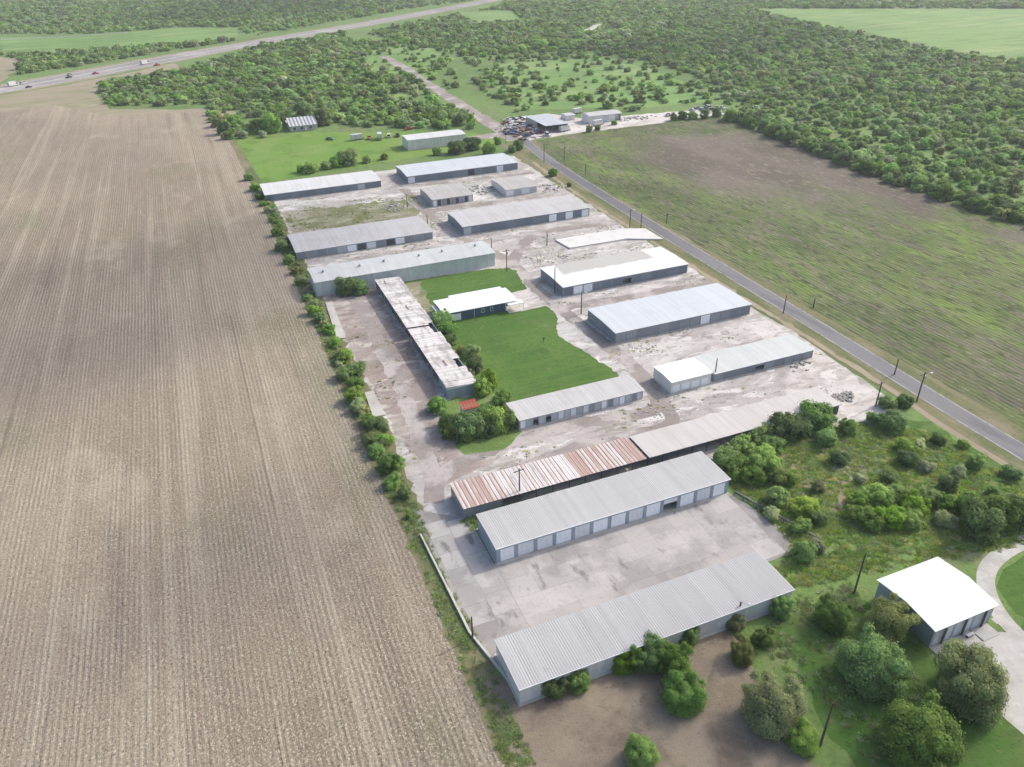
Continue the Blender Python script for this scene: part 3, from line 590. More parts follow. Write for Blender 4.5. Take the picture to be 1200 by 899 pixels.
# rusty little shed in the thicket
tk = thing('little_shed', 'tiny rusty red roofed shed half hidden in the thicket', 'shed', ((47.64, 146.19)[0] - 1.8, (47.64, 146.19)[1] - 1.5, 0))
m = MB(); m.box(0, 0, 0, 3.6, .1, 2.5); m.box(0, 2.7, 0, 3.6, 2.8, 2.5); m.box(0, .1, 0, .1, 2.7, 2.5); m.box(3.5, .1, 0, 3.6, 2.7, 2.5); m.obj('wall', 'wall_white', tk)
MAT['red_rust'] = layered('red_rust', (.3, .07, .045), [((.42, .2, .13), .8, I3, .45, .65, .7)], local=True)
for s in range(5): put('roof_panel', panel_mesh(.82, 3.3, .4, 'red_rust', .04), tk, (-.2 + s * .82, -.25, 2.52))

# pads, walls, rubble
def pad(name, label, cat, poly, h, mat='concrete_white'):
    m = MB(); n = len(poly); i = 0
    m.v = [(x, y, 0) for x, y in poly] + [(x, y, h) for x, y in poly]
    m.f = [tuple(range(n, 2 * n))] + [(k, (k + 1) % n, n + (k + 1) % n, n + k) for k in range(n)]
    return tag(m.obj(name, mat), label, cat)
pad('concrete_pad', 'bent bare concrete floor slab reaching from the yard to the road', 'slab', [(115.5, 242.5), (116.7, 232.9), (139.9, 232.5), (151.4, 226.5), (151.4, 239), (143.5, 242.8)], .5, 'slab_white')
pad('concrete_pad', 'narrow white concrete slab along the hedge below the long greenish warehouse', 'slab', [(28, 223.5), (26.4, 197.6), (28.8, 197), (30, 223)], .3)
pad('concrete_pad', 'short white concrete slab along the hedge left of the thicket', 'slab', [(26.9, 165.5), (26.2, 153.7), (29.1, 153.5), (29.1, 165.7)], .3)
pad('low_wall', 'crumbling white concrete edge along the field beside the concrete yard', 'wall', [(24.6, 110), (24.9, 110), (25.6, 84), (28, 72.5), (27.7, 72.3), (25.2, 84)], .45)
lw = thing('low_fence', 'low dark fence at the right end of the concrete yard', 'fence', (86.2, 79, 0))
a, b = (86.4, 96), (92.3, 79)
for i in range(9):
    t = i / 8; MB().box(-.07, -.07, 0, .07, .07, 1.0).obj('post', 'wall_dark', lw, (a[0] + (b[0] - a[0]) * t - 86.2, a[1] + (b[1] - a[1]) * t - 79, 0))
for z in (.1, .45, .8):
    m = MB(); m.tube([(a[0] - 86.2, a[1] - 79, z), (b[0] - 86.2, b[1] - 79, z)], [.06, .06], 4); m.obj('rail', 'wall_dark', lw)
m = MB(); m.prism([(0, 0)], 0, 0) if 0 else None
pad('kerb_wall', 'low concrete kerb beside the dark fence', 'kerb', [(87.2, 96.6), (87.6, 96.8), (93.4, 79.6), (93, 79.4)], .25, 'wall_dark')

rock_me = []
for s in range(5):
    bm = bmesh.new(); bmesh.ops.create_icosphere(bm, subdivisions=1, radius=1); q = random.Random(s)
    for v in bm.verts: v.co = Vector((v.co.x * q.uniform(.7, 1.3), v.co.y * q.uniform(.6, 1.1), max(-.1, v.co.z) * q.uniform(.4, .7)))
    me = bpy.data.meshes.new('rubble'); bm.to_mesh(me); bm.free(); me.materials.append(MAT['concrete_white' if s % 2 else 'concrete_base']); rock_me.append(me)
def heap(label, x, y, rx, ry, n, s0, s1, seed, cat='rubble heap', mats=None):
    q = random.Random(seed); root = thing('rubble_heap', label, cat, (x, y, 0))
    for i in range(n):
        a = q.uniform(0, 6.28); d = math.sqrt(q.random())
        put('rubble_piece', q.choice(rock_me), root, (math.cos(a) * d * rx, math.sin(a) * d * ry, .04 + (1 - d) * .35), q.uniform(0, 6), q.uniform(s0, s1))
heap('ring of dark broken concrete at the right end of the pale flat roof', (133.75, 116.31)[0], (133.75, 116.31)[1], 3.2, 2.2, 40, .25, .7, 1)
heap('small round heap of rubble on the yard left of the tan-patched roof', (111.68, 227.07)[0], (111.68, 227.07)[1], 1.6, 1.4, 16, .2, .5, 2)
heap('scattered white rubble between the two short buildings', (112.54, 312.82)[0], (112.54, 312.82)[1], 7, 7, 60, .3, .9, 3)
heap('white rubble right of the short white walled building', (141.18, 301.88)[0], (141.18, 301.88)[1], 6, 6, 36, .3, 1., 4)
heap('rubble beside the pale end of the striped storage building by the weedy strip', (72.29, 305.87)[0], (72.29, 305.87)[1], 5, 6, 40, .3, .8, 5)
heap('white rubble left of the thicket', (40.08, 151.18)[0], (40.08, 151.18)[1], 2.5, 3.5, 30, .2, .6, 6)
heap('pale debris scattered below the greenish storage building near the road', (134.28, 132.12)[0], (134.28, 132.12)[1], 4, 3, 30, .2, .5, 7)

# ------------------------------------------------------------------ utility poles
MAT['pole_wood'] = layered('pole_wood', (.1, .085, .07), [((.17, .15, .13), 2, (1, 1, .1), .45, .65, .7)], local=True)
def pole(x, y, h, label, arm=True, lamp=False, trafo=False, wood=True, az=0., lean=0.):
    root = thing('utility_pole', label, 'pole', (x, y, 0), az, 'utility poles'); root.rotation_euler.x = lean
    MB().tube([(0, 0, -.3), (0, 0, h)], [.19, .12], 8).obj('mast', 'pole_wood', root)
    if arm:
        MB().box(-1.15, .1, h - .75, 1.15, .22, h - .6).obj('crossarm', 'pole_wood', root)
        for a in (-1., -.45, .45, 1.): MB().tube([(a, .16, h - .6), (a, .16, h - .38)], [.06, .05], 6).obj('insulator', 'trim', root)
    if trafo: MB().tube([(.33, 0, h - 1.9), (.33, 0, h - 1.8), (.33, 0, h - 1.1), (.33, 0, h - 1.)], [.2, .26, .26, .1], 8).obj('transformer', 'door_L', root)
    if lamp:
        MB().tube([(0, 0, h - .4), (.3, -.3, h - .05), (.9, -.9, h)], [.04, .04, .04], 6).obj('lamp_arm', 'trim', root); MB().box(.75, -1.15, h - .1, 1.15, -.75, h + .08).obj('lamp_head', 'trim', root)
POLES = [
 ((137.31, 110.1, 6.75), 'wooden pole with crossarm at the corner of the pale flat roof', 1, 0, 0),
 ((147.58, 107.62, 8.25), 'tall roadside pole with lamp above the green verge bushes', 1, 1, 1),
 ((152.75, 119.53, 4.45), 'short roadside pole between the road and the white yard', 0, 0, 0),
 ((156.67, 342.62, 8.55), 'pale pole on the far stretch of road by the field corner', 0, 0, 0),
 ((166.1, 339.75, 6.95), 'dark pole with crossarm at the far corner of the crop field', 1, 0, 0),
 ((164.63, 314.16, 5.1), 'thin pole in the crop edge beside the far road', 0, 0, 0),
 ((147.16, 243.25, 7.3), 'roadside pole with white lamp beside the bent concrete slab', 1, 1, 0),
 ((150.94, 241.47, 5.65), 'thin pole behind the bent concrete slab at the road', 0, 0, 0),
 ((162.26, 241.48, 4.05), 'short dark pole across the road from the bent concrete slab', 1, 0, 0),
 ((110.78, 239.33, 5.15), 'pole at the left tip of the bent concrete slab', 0, 0, 1),
 ((88.67, 223.36, 7.85), 'dark pole with crossarm at the far right corner of the lawn', 1, 0, 1),
 ((91.67, 245.4, 3.55), 'short pole beside the right end of the long greenish warehouse', 0, 0, 0),
 ((95.83, 201.03, 8.35), 'pole against the left end of the tan-patched roof building', 0, 0, 0),
 ((96.43, 183.85, 7.2), 'pole with white lamp at the left end of the clean bluish roof building', 0, 1, 0),
 ((109.55, 135.55, 6.4), 'pole between the small white shed and the greenish roofed building', 0, 0, 0),
 ((45.99, 111.56, 8.35), 'wooden pole between the rusty shed and the white-door garage', 1, 0, 0),
 ((89.12, 65.91, 9.3), 'tall wooden pole in the grass beside the metal garage', 0, 0, 0),
 ((63.99, 45.66, 9.3), 'tall wooden pole near the round bush at the bottom edge', 0, 0, 0),
 ((67.12, 68.82, 4.4), 'pole with lamp behind the grey-roofed building with bushes', 0, 1, 0),
 ((25.52, 82.84, 4.95), 'short post at the field corner of the concrete yard', 0, 0, 0),
 ((150.88, 159.77, 5.75), 'roadside pole right of the clean bluish roof building', 0, 0, 0),
 ((161.19, 158.94, 3.05), 'short dark pole in the crop field across the road', 0, 0, 0),
 ((76.96, 303.66, 5.75), 'pole left of the short striped-door building', 0, 0, 0),
 ((78.59, 280.82, 3.75), 'short pole at the left end of the pale roof below the short buildings', 0, 0, 0),
 ((136.15, 402.59, 6.3), 'pole at the right end of the cream hall', 1, 0, 0),
 ((154.05, 385.35, 5.75), 'pole at the crossing by the junkyard entrance', 0, 0, 0),
 ((40.93, 135.42, 4.15), 'thin post in front of the thicket', 0, 0, 0)]
for (x, y, h), lab, a, l, t in POLES: pole(x, y, max(h, 3.), lab, a, l, t, az=.1)
pt = thing('lawn_post', 'small dark post standing alone on the green lawn', 'post', (*(78.64, 171.68), 0)); MB().tube([(0, 0, 0), (0, 0, 1.5)], [.09, .08], 6).obj('shaft', 'trim_dark', pt); MB().box(-.3, -.04, 1.2, .3, .04, 1.65).obj('plate', 'trim_dark', pt)

# ------------------------------------------------------------------ vehicles
for nm, c in dict(car_white=(.6, .6, .6), car_silver=(.32, .33, .35), car_black=(.03, .03, .035), car_red=(.3, .035, .03), car_blue=(.05, .09, .2), car_green=(.06, .2, .1), car_orange=(.4, .17, .06), car_rust=(.2, .11, .07), car_tan=(.36, .31, .24)).items(): MAT[nm] = plain(nm, c, .35, .5)
MAT['glass'] = plain('glass', (.03, .035, .04), .1, .6); MAT['tyre'] = plain('tyre', (.025, .025, .025), .9, .1)
wheel_me = MB().tube([(0, -.11, 0), (0, .11, 0)], [.34, .34], 10).mesh('wheel', 'tyre')
PROF = {  # side outline of the body and of the glazed cabin
 'car': ([(-2.2, .3), (2.2, .3), (2.25, .62), (2.0, .8), (1.0, .92), (-1.7, .98), (-2.2, .9)], [(.98, .9), (.35, 1.42), (-1.0, 1.44), (-1.7, .96)], .88, (1.35, -1.35)),
 'pickup': ([(-2.6, .42), (2.6, .42), (2.65, .8), (2.4, 1.02), (1.1, 1.1), (-2.6, 1.12)], [(1.05, 1.08), (.5, 1.72), (-.7, 1.74), (-.85, 1.1)], .95, (1.7, -1.6)),
 'van': ([(-2.4, .4), (2.4, .4), (2.45, .9), (2.2, 1.1), (1.5, 1.2), (-2.4, 1.2)], [(1.55, 1.18), (1.0, 1.95), (-2.3, 2.0), (-2.38, 1.18)], .98, (1.5, -1.5)),
 'truck': ([(-3.8, .6), (3.6, .6), (3.65, 1.2), (2.3, 1.4), (-3.8, 1.4)], [(3.4, 1.38), (3.1, 2.3), (2.1, 2.35), (2.0, 1.4)], 1.15, (2.6, -2.4))}
proto = {}
def vehicle(kind, paint, label, x, y, rz, group, wheels=True):
    k = (kind, paint)
    body, cab, hw_, wx = PROF[kind]
    if k not in proto:
        m = MB(); n = len(body); m.prism(body, -hw_, hw_)
        me = m.mesh('body', paint); m2 = MB(); m2.prism(cab, -hw_ * .9, hw_ * .9)
        for i, v in enumerate(m2.v):
            if v[2] > cab[0][1] + .2: m2.v[i] = (v[0], v[1] * .86, v[2])
        cx = [c[0] for c in cab]; zt = max(c[1] for c in cab)
        m3 = MB().box(min(cab[1][0], cab[2][0]), -hw_ * .8, zt - .04, max(cab[1][0], cab[2][0]), hw_ * .8, zt + .05)
        bx = MB().box(-3.8, -1.2, 1.42, 1.8, 1.2, 3.4).mesh('cargo_box', 'car_white') if kind == 'truck' else None
        proto[k] = (me, m2.mesh('cabin', 'glass'), m3.mesh('roof', paint), bx)
    root = thing({'car': 'car', 'pickup': 'pickup_truck', 'van': 'van', 'truck': 'box_truck'}[kind], label, kind, (x, y, .05), rz, group)
    for nm, me in zip(('body', 'cabin', 'roof', 'cargo_box'), proto[k]):
        if me: put(nm, me, root)
    for a in wx:
        for b in (-1, 1): put('wheel', wheel_me, root, (a, b * (hw_ - .1), .32))
    return root
HWR = math.atan2(46, 55)
for (x, y), kd, cl, lab in (((-103.94, 702.06), 'car', 'car_black', 'black car driving on the near lane of the highway by the field corner'), ((-115.82, 716.3), 'truck', 'car_white', 'white truck on the highway at the picture edge'), ((-79.69, 753.07), 'car', 'car_silver', 'silver car on the highway beside the dark pickup'), ((-79.19, 736.92), 'pickup', 'car_black', 'dark pickup on the highway nearest the field'), ((-60.45, 747.32), 'pickup', 'car_red', 'dark red pickup alone on the highway bend'), ((-22.89, 784.27), 'truck', 'car_white', 'white box truck on the highway near the woods'), ((-13.38, 771.1), 'pickup', 'car_red', 'red pickup following the white truck near the woods'), ((-109.67, 723.23), 'van', 'car_white', 'white van on the far lanes of the highway')):
    v = vehicle(kd, cl, lab, x, y, HWR, 'vehicles on the highway'); v.location.z = .08
vehicle('car', 'car_green', 'green car parked alone on the paddock', *(70.53, 435.24), R(-40), 'vehicles on the paddock')
vehicle('pickup', 'car_black', 'dark pickup parked at the left end of the cream hall', *(106.03, 426.26), R(80), 'vehicles on the paddock')
vehicle('van', 'car_white', 'white van second from the cream hall', *(101.25, 426.45), R(75), 'vehicles on the paddock')
vehicle('truck', 'car_silver', 'silver truck third from the cream hall', *(95.59, 424.92), R(80), 'vehicles on the paddock')
vehicle('pickup', 'car_orange', 'orange pickup beside the white box trailer', *(90.5, 427.45), R(60), 'vehicles on the paddock')
vehicle('pickup', 'car_red', 'red pickup behind the left end of the cream hall', *(116.12, 439.46), R(20), 'vehicles on the paddock')
tr = thing('box_trailer', 'white box trailer, leftmost of the row on the paddock', 'trailer', (*(83.69, 428.69), 0), R(8))
MB().box(-3, -1.2, .6, 3, 1.2, 3.1).obj('box', 'car_white', tr); MB().box(-3, -1.22, .45, 4.2, 1.22, .58).obj('chassis', 'car_black', tr)
for a in (-1.4, -.5):
    for b in (-1.1, 1.1): put('wheel', wheel_me, tr, (a, b, .34))
for i, a in enumerate((-2, -1, 0, 1, 2)): MB().box(a - .05, -1.23, .7, a + .05, -1.203, 3.0).obj('rib', 'car_silver', tr)
vq = random.Random(31)
jn = 0
JUNK = [('car', 'car_white'), ('car', 'car_silver'), ('car', 'car_rust'), ('pickup', 'car_white'), ('car', 'car_tan'), ('pickup', 'car_blue'), ('van', 'car_white'), ('car', 'car_red'), ('pickup', 'car_rust'), ('car', 'car_black')]
for (px0, n_) in ((0, 34),):
    poly = [(173.57, 437.53), (188.97, 437.5), (185.65, 399.92), (166.19, 391.91), (160.83, 403.33)]
    xs = [q[0] for q in poly]; ys = [q[1] for q in poly]; pts = []
    while len(pts) < n_:
        x, y = vq.uniform(min(xs), max(xs)), vq.uniform(min(ys), max(ys))
        if inside(x, y, poly) and all((x - a) ** 2 + (y - b) ** 2 > 11 for a, b in pts) and not (180 < x < 197 and 394 < y < 425): pts.append((x, y))
        jn += 1
        if jn > 4000: break
    JC = {}; ORD = 'first second third fourth fifth sixth seventh eighth ninth tenth eleventh twelfth'.split()
    for x, y in sorted(pts, key=lambda q: (q[0] * _r[0] + q[1] * _r[1]) / (-q[0] * _w[0] - q[1] * _w[1])):
        kd, cl = vq.choice(JUNK); vehicle(kd, cl, f'wrecked {cl[4:]} {kd} in the junkyard heap, {ORD[JC.setdefault(cl + kd, [0])[0]]} such from the left', x, y, vq.uniform(0, 6.3), 'wrecks in the junkyard'); JC[cl + kd][0] += 1
heap('heap of pale scrap among the junkyard wrecks', *(171.04, 411.87), 12, 14, 90, .4, 1.3, 8, 'scrap heap')
heap('scrap lying along the field edge of the junkyard', *(174.42, 389.96), 9, 3, 40, .3, 1., 9, 'scrap heap')
heap('pale scrap in front of the junkyard barn', *(245.1, 406.36), 14, 5, 50, .4, 1.1, 10, 'scrap heap')
for i, (px_, py_) in enumerate(()): pass
for i, ((x, y), kd, cl, lab) in enumerate((((265.68, 403.71), 'pickup', 'car_white', 'white pickup alone on the track right of the barn'), ((286.27, 409.46), 'car', 'car_white', 'white car at the left end of the row by the woods'), ((292.29, 411.99), 'pickup', 'car_silver', 'silver pickup second in the row by the woods'), ((291.74, 406.65), 'car', 'car_blue', 'blue car third in the row by the woods'), ((298.8, 411.49), 'van', 'car_white', 'white van in the middle of the row by the woods'), ((298.64, 405.91), 'car', 'car_black', 'black car fifth in the row by the woods'), ((303.86, 408.88), 'car', 'car_silver', 'silver car sixth in the row by the woods'), ((305.13, 405.39), 'pickup', 'car_white', 'white pickup at the right end of the row by the woods'), ((324.47, 398.28), 'car', 'car_white', 'white car half hidden at the field corner'), ((180.61, 391.23), 'van', 'car_white', 'white van in front of the junkyard workshop'), ((177.19, 399.62), 'pickup', 'car_blue', 'blue pickup left of the junkyard workshop front'))):
    vehicle(kd, cl, lab, x, y, R(70 + 25 * (i % 3)), 'vehicles parked near the junkyard')
for (x, y), lab in (((193.3, 396.08), 'white box trailer at the right corner of the junkyard workshop'), ((220.63, 434.78), 'white box trailer behind the junkyard workshop'), ((216.66, 400.78), 'dark walled trailer along the junkyard edge')):
    t2 = copy_tree(tr); t2.location = (x, y, 0); t2['label'] = lab; t2.rotation_euler.z = R(15)
# ------------------------------------------------------------------ vegetation
def leaf_mat(name, ca, cb, trans=.42):
    t = NT(name); at = t.n('ShaderNodeAttribute'); at.attribute_name = 'tone'
    oi = t.n('ShaderNodeObjectInfo').outputs['Random']
    hs = t.n('ShaderNodeHueSaturation'); t.l(t.mix(ca, cb, at.outputs['Fac']), hs.inputs['Color'])
    t.l(t.mapr(oi, 0, 1, .82, 1.38), hs.inputs['Value']); t.l(t.mapr(t.math('FRACT', t.math('MULTIPLY', oi, 7.3)), 0, 1, .487, .512), hs.inputs['Hue'])
    t.l(t.mapr(t.math('FRACT', t.math('MULTIPLY', oi, 13.7)), 0, 1, .85, 1.12), hs.inputs['Saturation'])
    m = t.done(hs.outputs[0], .65, .2)
    tl = t.n('ShaderNodeBsdfTranslucent'); t.l(hs.outputs[0], tl.inputs[0]); mx = t.n('ShaderNodeMixShader'); mx.inputs[0].default_value = trans
    t.l(t.b.outputs[0], mx.inputs[1]); t.l(tl.outputs[0], mx.inputs[2]); t.l(mx.outputs[0], t.t.nodes['Material Output'].inputs[0])
    return m
LEAF = {'dark': leaf_mat('leaf_dark', (0.114, 0.195, 0.056), (0.234, 0.355, 0.108)), 'mid': leaf_mat('leaf_mid', (0.164, 0.270, 0.066), (0.329, 0.487, 0.132)), 'bright': leaf_mat('leaf_bright', (.18, .3, .045), (.35, .5, .1)), 'olive': leaf_mat('leaf_olive', (0.195, 0.238, 0.085), (0.378, 0.421, 0.171)), 'pale': leaf_mat('leaf_pale', (0.268, 0.329, 0.171), (0.476, 0.537, 0.293)), 'yellow': leaf_mat('leaf_yellow', (0.366, 0.378, 0.110), (0.610, 0.598, 0.195)), 'brush': leaf_mat('leaf_brush', (0.204, 0.330, 0.098), (0.407, 0.575, 0.183))}
MAT['bark'] = layered('bark', (.12, .095, .07), [((.19, .16, .125), 3, (1, 1, .3), .45, .65, .7)], local=True)

def crown_mesh(name, seed, nl, nleaf, leaf, mat, flat=.8, up=0.):
    r = np.random.default_rng(seed)
    L = []
    for i in range(nl):
        a = 2 * math.pi * (i + r.uniform(-.3, .3)) / max(nl - 2, 1); d = r.uniform(.3, .74) if i < nl - 2 else r.uniform(0, .3)
        z = r.uniform(-.35, .3) if i < nl - 2 else r.uniform(.15, .45)
        L.append((math.cos(a) * d, math.sin(a) * d, z * flat, r.uniform(.24, .46) * (1 if nl < 12 else .8), r.random()))
    for i in range(nl):
        a = r.uniform(0, 6.28); d = r.uniform(.5, 1.); z = r.uniform(-.5, .6)
        L.append((math.cos(a) * d * math.sqrt(max(.1, 1 - z * z)), math.sin(a) * d * math.sqrt(max(.1, 1 - z * z)), z * flat, r.uniform(.12, .25), r.random()))
    for i in range(nl + 1):
        a = 2 * math.pi * (i + r.uniform(-.3, .3)) / (nl + 1); d = r.uniform(.45, .68)
        L.append((math.cos(a) * d, math.sin(a) * d, -.85 + r.uniform(.14, .4) + up, r.uniform(.24, .36), r.random()))
    L = np.array(L); w = L[:, 3] ** 2; w /= w.sum()
    k = nleaf * 6; idx = r.choice(len(L), size=k, p=w); v = r.normal(size=(k, 3)); v /= np.linalg.norm(v, axis=1)[:, None]
    q = L[idx, :3] + v * L[idx, 3][:, None] * np.array([1, 1, .85]) * np.where(r.random((k, 1)) < .12, r.uniform(1.1, 1.45, (k, 1)), r.uniform(.88, 1.12, (k, 1)))
    deep = (np.linalg.norm((q[:, None, :] - L[None, :, :3]) / np.array([1, 1, .85]), axis=2) < L[None, :, 3] * .74).any(1)
    ok = np.nonzero(~deep & (v[:, 2] > -.75))[0][:nleaf]
    P = q[ok]; N = v[ok] + r.normal(size=(len(ok), 3)) * .3 + np.array([0, 0, .4]); N /= np.linalg.norm(N, axis=1)[:, None]
    T = np.clip(L[idx[ok], 4] * .6 + r.uniform(0, .5, len(ok)), 0, 1); n = len(P)
    A = np.cross(N, r.normal(size=(n, 3))); A /= np.linalg.norm(A, axis=1)[:, None]; Bv = np.cross(N, A)
    s = leaf * r.uniform(.6, 1.35, (n, 1)); e = r.uniform(.45, .8, (n, 1))
    V = np.stack([P - A * s, P - Bv * s * e + N * s * .18, P + A * s, P + Bv * s * e + N * s * .18], 1).reshape(-1, 3)
    F = [(4 * i, 4 * i + 1, 4 * i + 2, 4 * i + 3) for i in range(n)]
    tone = np.repeat(np.array(T), 4)
    # twiggy heart of every clump so the crown is not hollow
    base = len(V); ex = []; 
    phi = (1 + 5 ** .5) / 2
    ico = np.array([(-1, phi, 0), (1, phi, 0), (-1, -phi, 0), (1, -phi, 0), (0, -1, phi), (0, 1, phi), (0, -1, -phi), (0, 1, -phi), (phi, 0, -1), (phi, 0, 1), (-phi, 0, -1), (-phi, 0, 1)], float); ico /= np.linalg.norm(ico[0])
    fi = [(0, 11, 5), (0, 5, 1), (0, 1, 7), (0, 7, 10), (0, 10, 11), (1, 5, 9), (5, 11, 4), (11, 10, 2), (10, 7, 6), (7, 1, 8), (3, 9, 4), (3, 4, 2), (3, 2, 6), (3, 6, 8), (3, 8, 9), (4, 9, 5), (2, 4, 11), (6, 2, 10), (8, 6, 7), (9, 8, 1)]
    ev = []; et = []
    for l in L:
        b0 = base + len(ev); ev += [tuple(l[:3] + u * l[3] * .8 * r.uniform(.8, 1.1)) for u in ico]; et += [l[4] * .6] * 12
        F += [(b0 + a, b0 + b, b0 + c) for a, b, c in fi]
    V = np.concatenate([V, np.array(ev)]); V[:, 2] = V[:, 2] + .85
    V[:, 2] = np.maximum(V[:, 2], .04 + .1 * r.random(len(V)))
    V[:, :2] *= .95 / np.percentile(np.linalg.norm(V[:, :2], axis=1), 97); V[:, 2] *= 1.5 / np.percentile(V[:, 2], 99)
    me = bpy.data.meshes.new(name); me.from_pydata(V.tolist(), [], F); me.materials.append(LEAF[mat])
    at = me.attributes.new('tone', 'FLOAT', 'POINT'); at.data.foreach_set('value', np.concatenate([tone, np.array(et)]).astype(np.float32))
    return me
def trunk_mesh(seed, limbs=5):
    r = random.Random(seed); m = MB()
    m.tube([(0, 0, -.05), (.02, .01, .22), (.04 * r.uniform(-1, 1), .04 * r.uniform(-1, 1), .5)], [.075, .055, .045], 7)
    for i in range(limbs):
        a = 6.28 * i / limbs + r.uniform(-.3, .3); d = r.uniform(.3, .55)
        m.tube([(0, 0, r.uniform(.3, .5)), (math.cos(a) * d * .5, math.sin(a) * d * .5, .65), (math.cos(a) * d, math.sin(a) * d, r.uniform(.85, 1.2))], [.038, .026, .01], 5)
    return m.mesh('trunk', 'bark')
TRUNKS = [trunk_mesh(s) for s in range(4)]
BIG = {k: [crown_mesh('crown', 100 + 17 * i + 5 * s, 15, 12000, .033, k) for s in range(2)] for i, k in enumerate(('dark', 'mid', 'bright', 'olive'))}
MED = {k: [crown_mesh('crown', 300 + 19 * i + 7 * s, 8, 3200, .066, k) for s in range(3)] for i, k in enumerate(LEAF)}
FAR = {k: [crown_mesh('crown', 600 + 23 * i + 11 * s, 6, 650, .13, k, .75) for s in range(4)] for i, k in enumerate(('dark', 'mid', 'brush', 'pale', 'olive'))}
tq = random.Random(77)
def tree(x, y, r, kind, label, group, size='med', cat='tree', name=None, sz=None):
    lib = {'big': BIG, 'med': MED, 'far': FAR}[size]
    root = thing(name or {'tree': 'tree', 'shrub': 'shrub'}[cat], label, cat, (x, y, 0), tq.uniform(0, 6.28), group, (r * tq.uniform(.85, 1.12), r * tq.uniform(.85, 1.12), r * (sz or tq.uniform(.78, 1.08))))
    put('trunk', tq.choice(TRUNKS), root); put('crown', tq.choice(lib.get(kind) or lib['mid']), root)
    return root
NEAR = [
 ((39.82, 53.77, 3.04), 'mid', 'small round green bush alone on the brown dirt', 'shrub'),
 ((33.4, 68.88, 2.77), 'dark', 'dark bush at the left end of the grey-roofed building back wall', 'shrub'),
 ((37.45, 67.77, 2.5), 'mid', 'lighter bush next to the dark one at the back wall', 'shrub'),
 ((45.57, 68.33, 2.99), 'bright', 'fresh green bush left of the tall clump behind the grey-roofed building', 'shrub'),
 ((49.28, 67.69, 3.58), 'dark', 'dark leafy tree in the middle of the clump behind the grey-roofed building', 'tree'),
 ((52.19, 65, 3.99), 'mid', 'broad green tree in the clump behind the grey-roofed building', 'tree'),
 ((50.13, 59.26, 3.88), 'dark', 'lowest tree of the clump, spreading over the brown dirt', 'tree'),
 ((57.35, 68.9, 2.66), 'dark', 'dark bush touching the back wall right of the tree clump', 'shrub'),
 ((66.18, 68.27, 2.13), 'olive', 'thin bush around the lamp pole behind the grey-roofed building', 'shrub'),
 ((63.09, 62.4, 2.65), 'olive', 'olive bush on the dirt right of the tree clump', 'shrub'),
 ((68.1, 63.74, 2.26), 'pale', 'pale low shrub between the olive bush and the lawn', 'shrub'),
 ((74.96, 67.91, 2.82), 'mid', 'bush at the right corner of the grey-roofed building', 'shrub'),
 ((60.22, 51.61, 5.42), 'olive', 'big rounded olive-green tree between the dirt and the wooden pole', 'tree'),
 ((61.89, 46.91, 2.65), 'mid', 'small bush joined to the big rounded tree beside the pole', 'shrub'),
 ((80.76, 62.08, 3.76), 'dark', 'dark round tree below the tall pole beside the metal garage', 'tree'),
 ((87.76, 57.64, 4.61), 'olive', 'olive tree beside the metal garage', 'tree'),
 ((78.65, 51.64, 5.99), 'mid', 'broad light green tree on the lawn left of the garage apron', 'tree'),
 ((89.49, 43.64, 6.76), 'olive', 'broad brownish green tree at the edge of the concrete apron', 'tree'),
 ((75.27, 39.71, 6.98), 'mid', 'largest green tree at the bottom edge of the lawn', 'tree')]
for (x, y, r), k, lab, cat in NEAR: tree(x, y, r * .88, k, lab, 'trees around the lawn and dirt', 'big', cat, sz=.9)
ONES = 'first second third fourth fifth sixth seventh eighth ninth tenth eleventh twelfth thirteenth fourteenth fifteenth sixteenth seventeenth eighteenth nineteenth'.split()
TENS = {2: 'twent', 3: 'thirt', 4: 'fort', 5: 'fift', 6: 'sixt', 7: 'sevent', 8: 'eight', 9: 'ninet'}
def ordinal(n):
    if n < 20: return ONES[n - 1]
    return TENS[n // 10] + ('ieth' if n % 10 == 0 else 'y-' + ONES[n % 10 - 1])
def side(x, y):                                     # how far to the right a thing stands as one looks from the tower of air above the field
    return (x * _r[0] + y * _r[1]) / (x * -_w[0] + y * -_w[1] + 100 * _w[2])
def many(lst, group, fmt, size='med', cat='shrub', near=False, f=1., sz=None):
    lst = sorted(lst, key=lambda q: q[0][1] if near else side(q[0][0], q[0][1])); seen = {}
    tot = {k: sum(1 for q in lst if q[1] == k) for _, k in lst}
    for (x, y, r), k in lst:
        seen[k] = seen.get(k, 0) + 1
        lab = fmt(k) + ('' if tot[k] == 1 else f', {ordinal(seen[k])} such from ' + ('the near end' if near else 'the left'))
        tree(x, y, r * f, k, lab, group, size, cat, sz=sz and sz * tq.uniform(.85, 1.2))
ADJ = {'dark': 'dark green', 'mid': 'green', 'bright': 'bright yellow-green', 'olive': 'olive green', 'pale': 'pale grey-green', 'yellow': 'yellowish', 'brush': 'dull green'}
many([((118.76, 109.65, 4.61), 'dark'), ((116, 103.29, 3.06), 'mid'), ((109.47, 109.16, 4.66), 'dark'), ((103.39, 109.31, 3.79), 'mid'), ((113.74, 108.52, 4.11), 'dark'), ((123.63, 104.43, 2.52), 'bright'), ((96.55, 106.61, 3.86), 'mid'), ((91.06, 105.67, 3.41), 'mid'), ((103.07, 105.4, 3.54), 'mid'), ((91.35, 101.34, 3.36), 'mid')],
     'trees along the pale flat roof', lambda k: f'{ADJ[k]} tree beside the pale flat roof', cat='tree', f=.88, sz=.75)
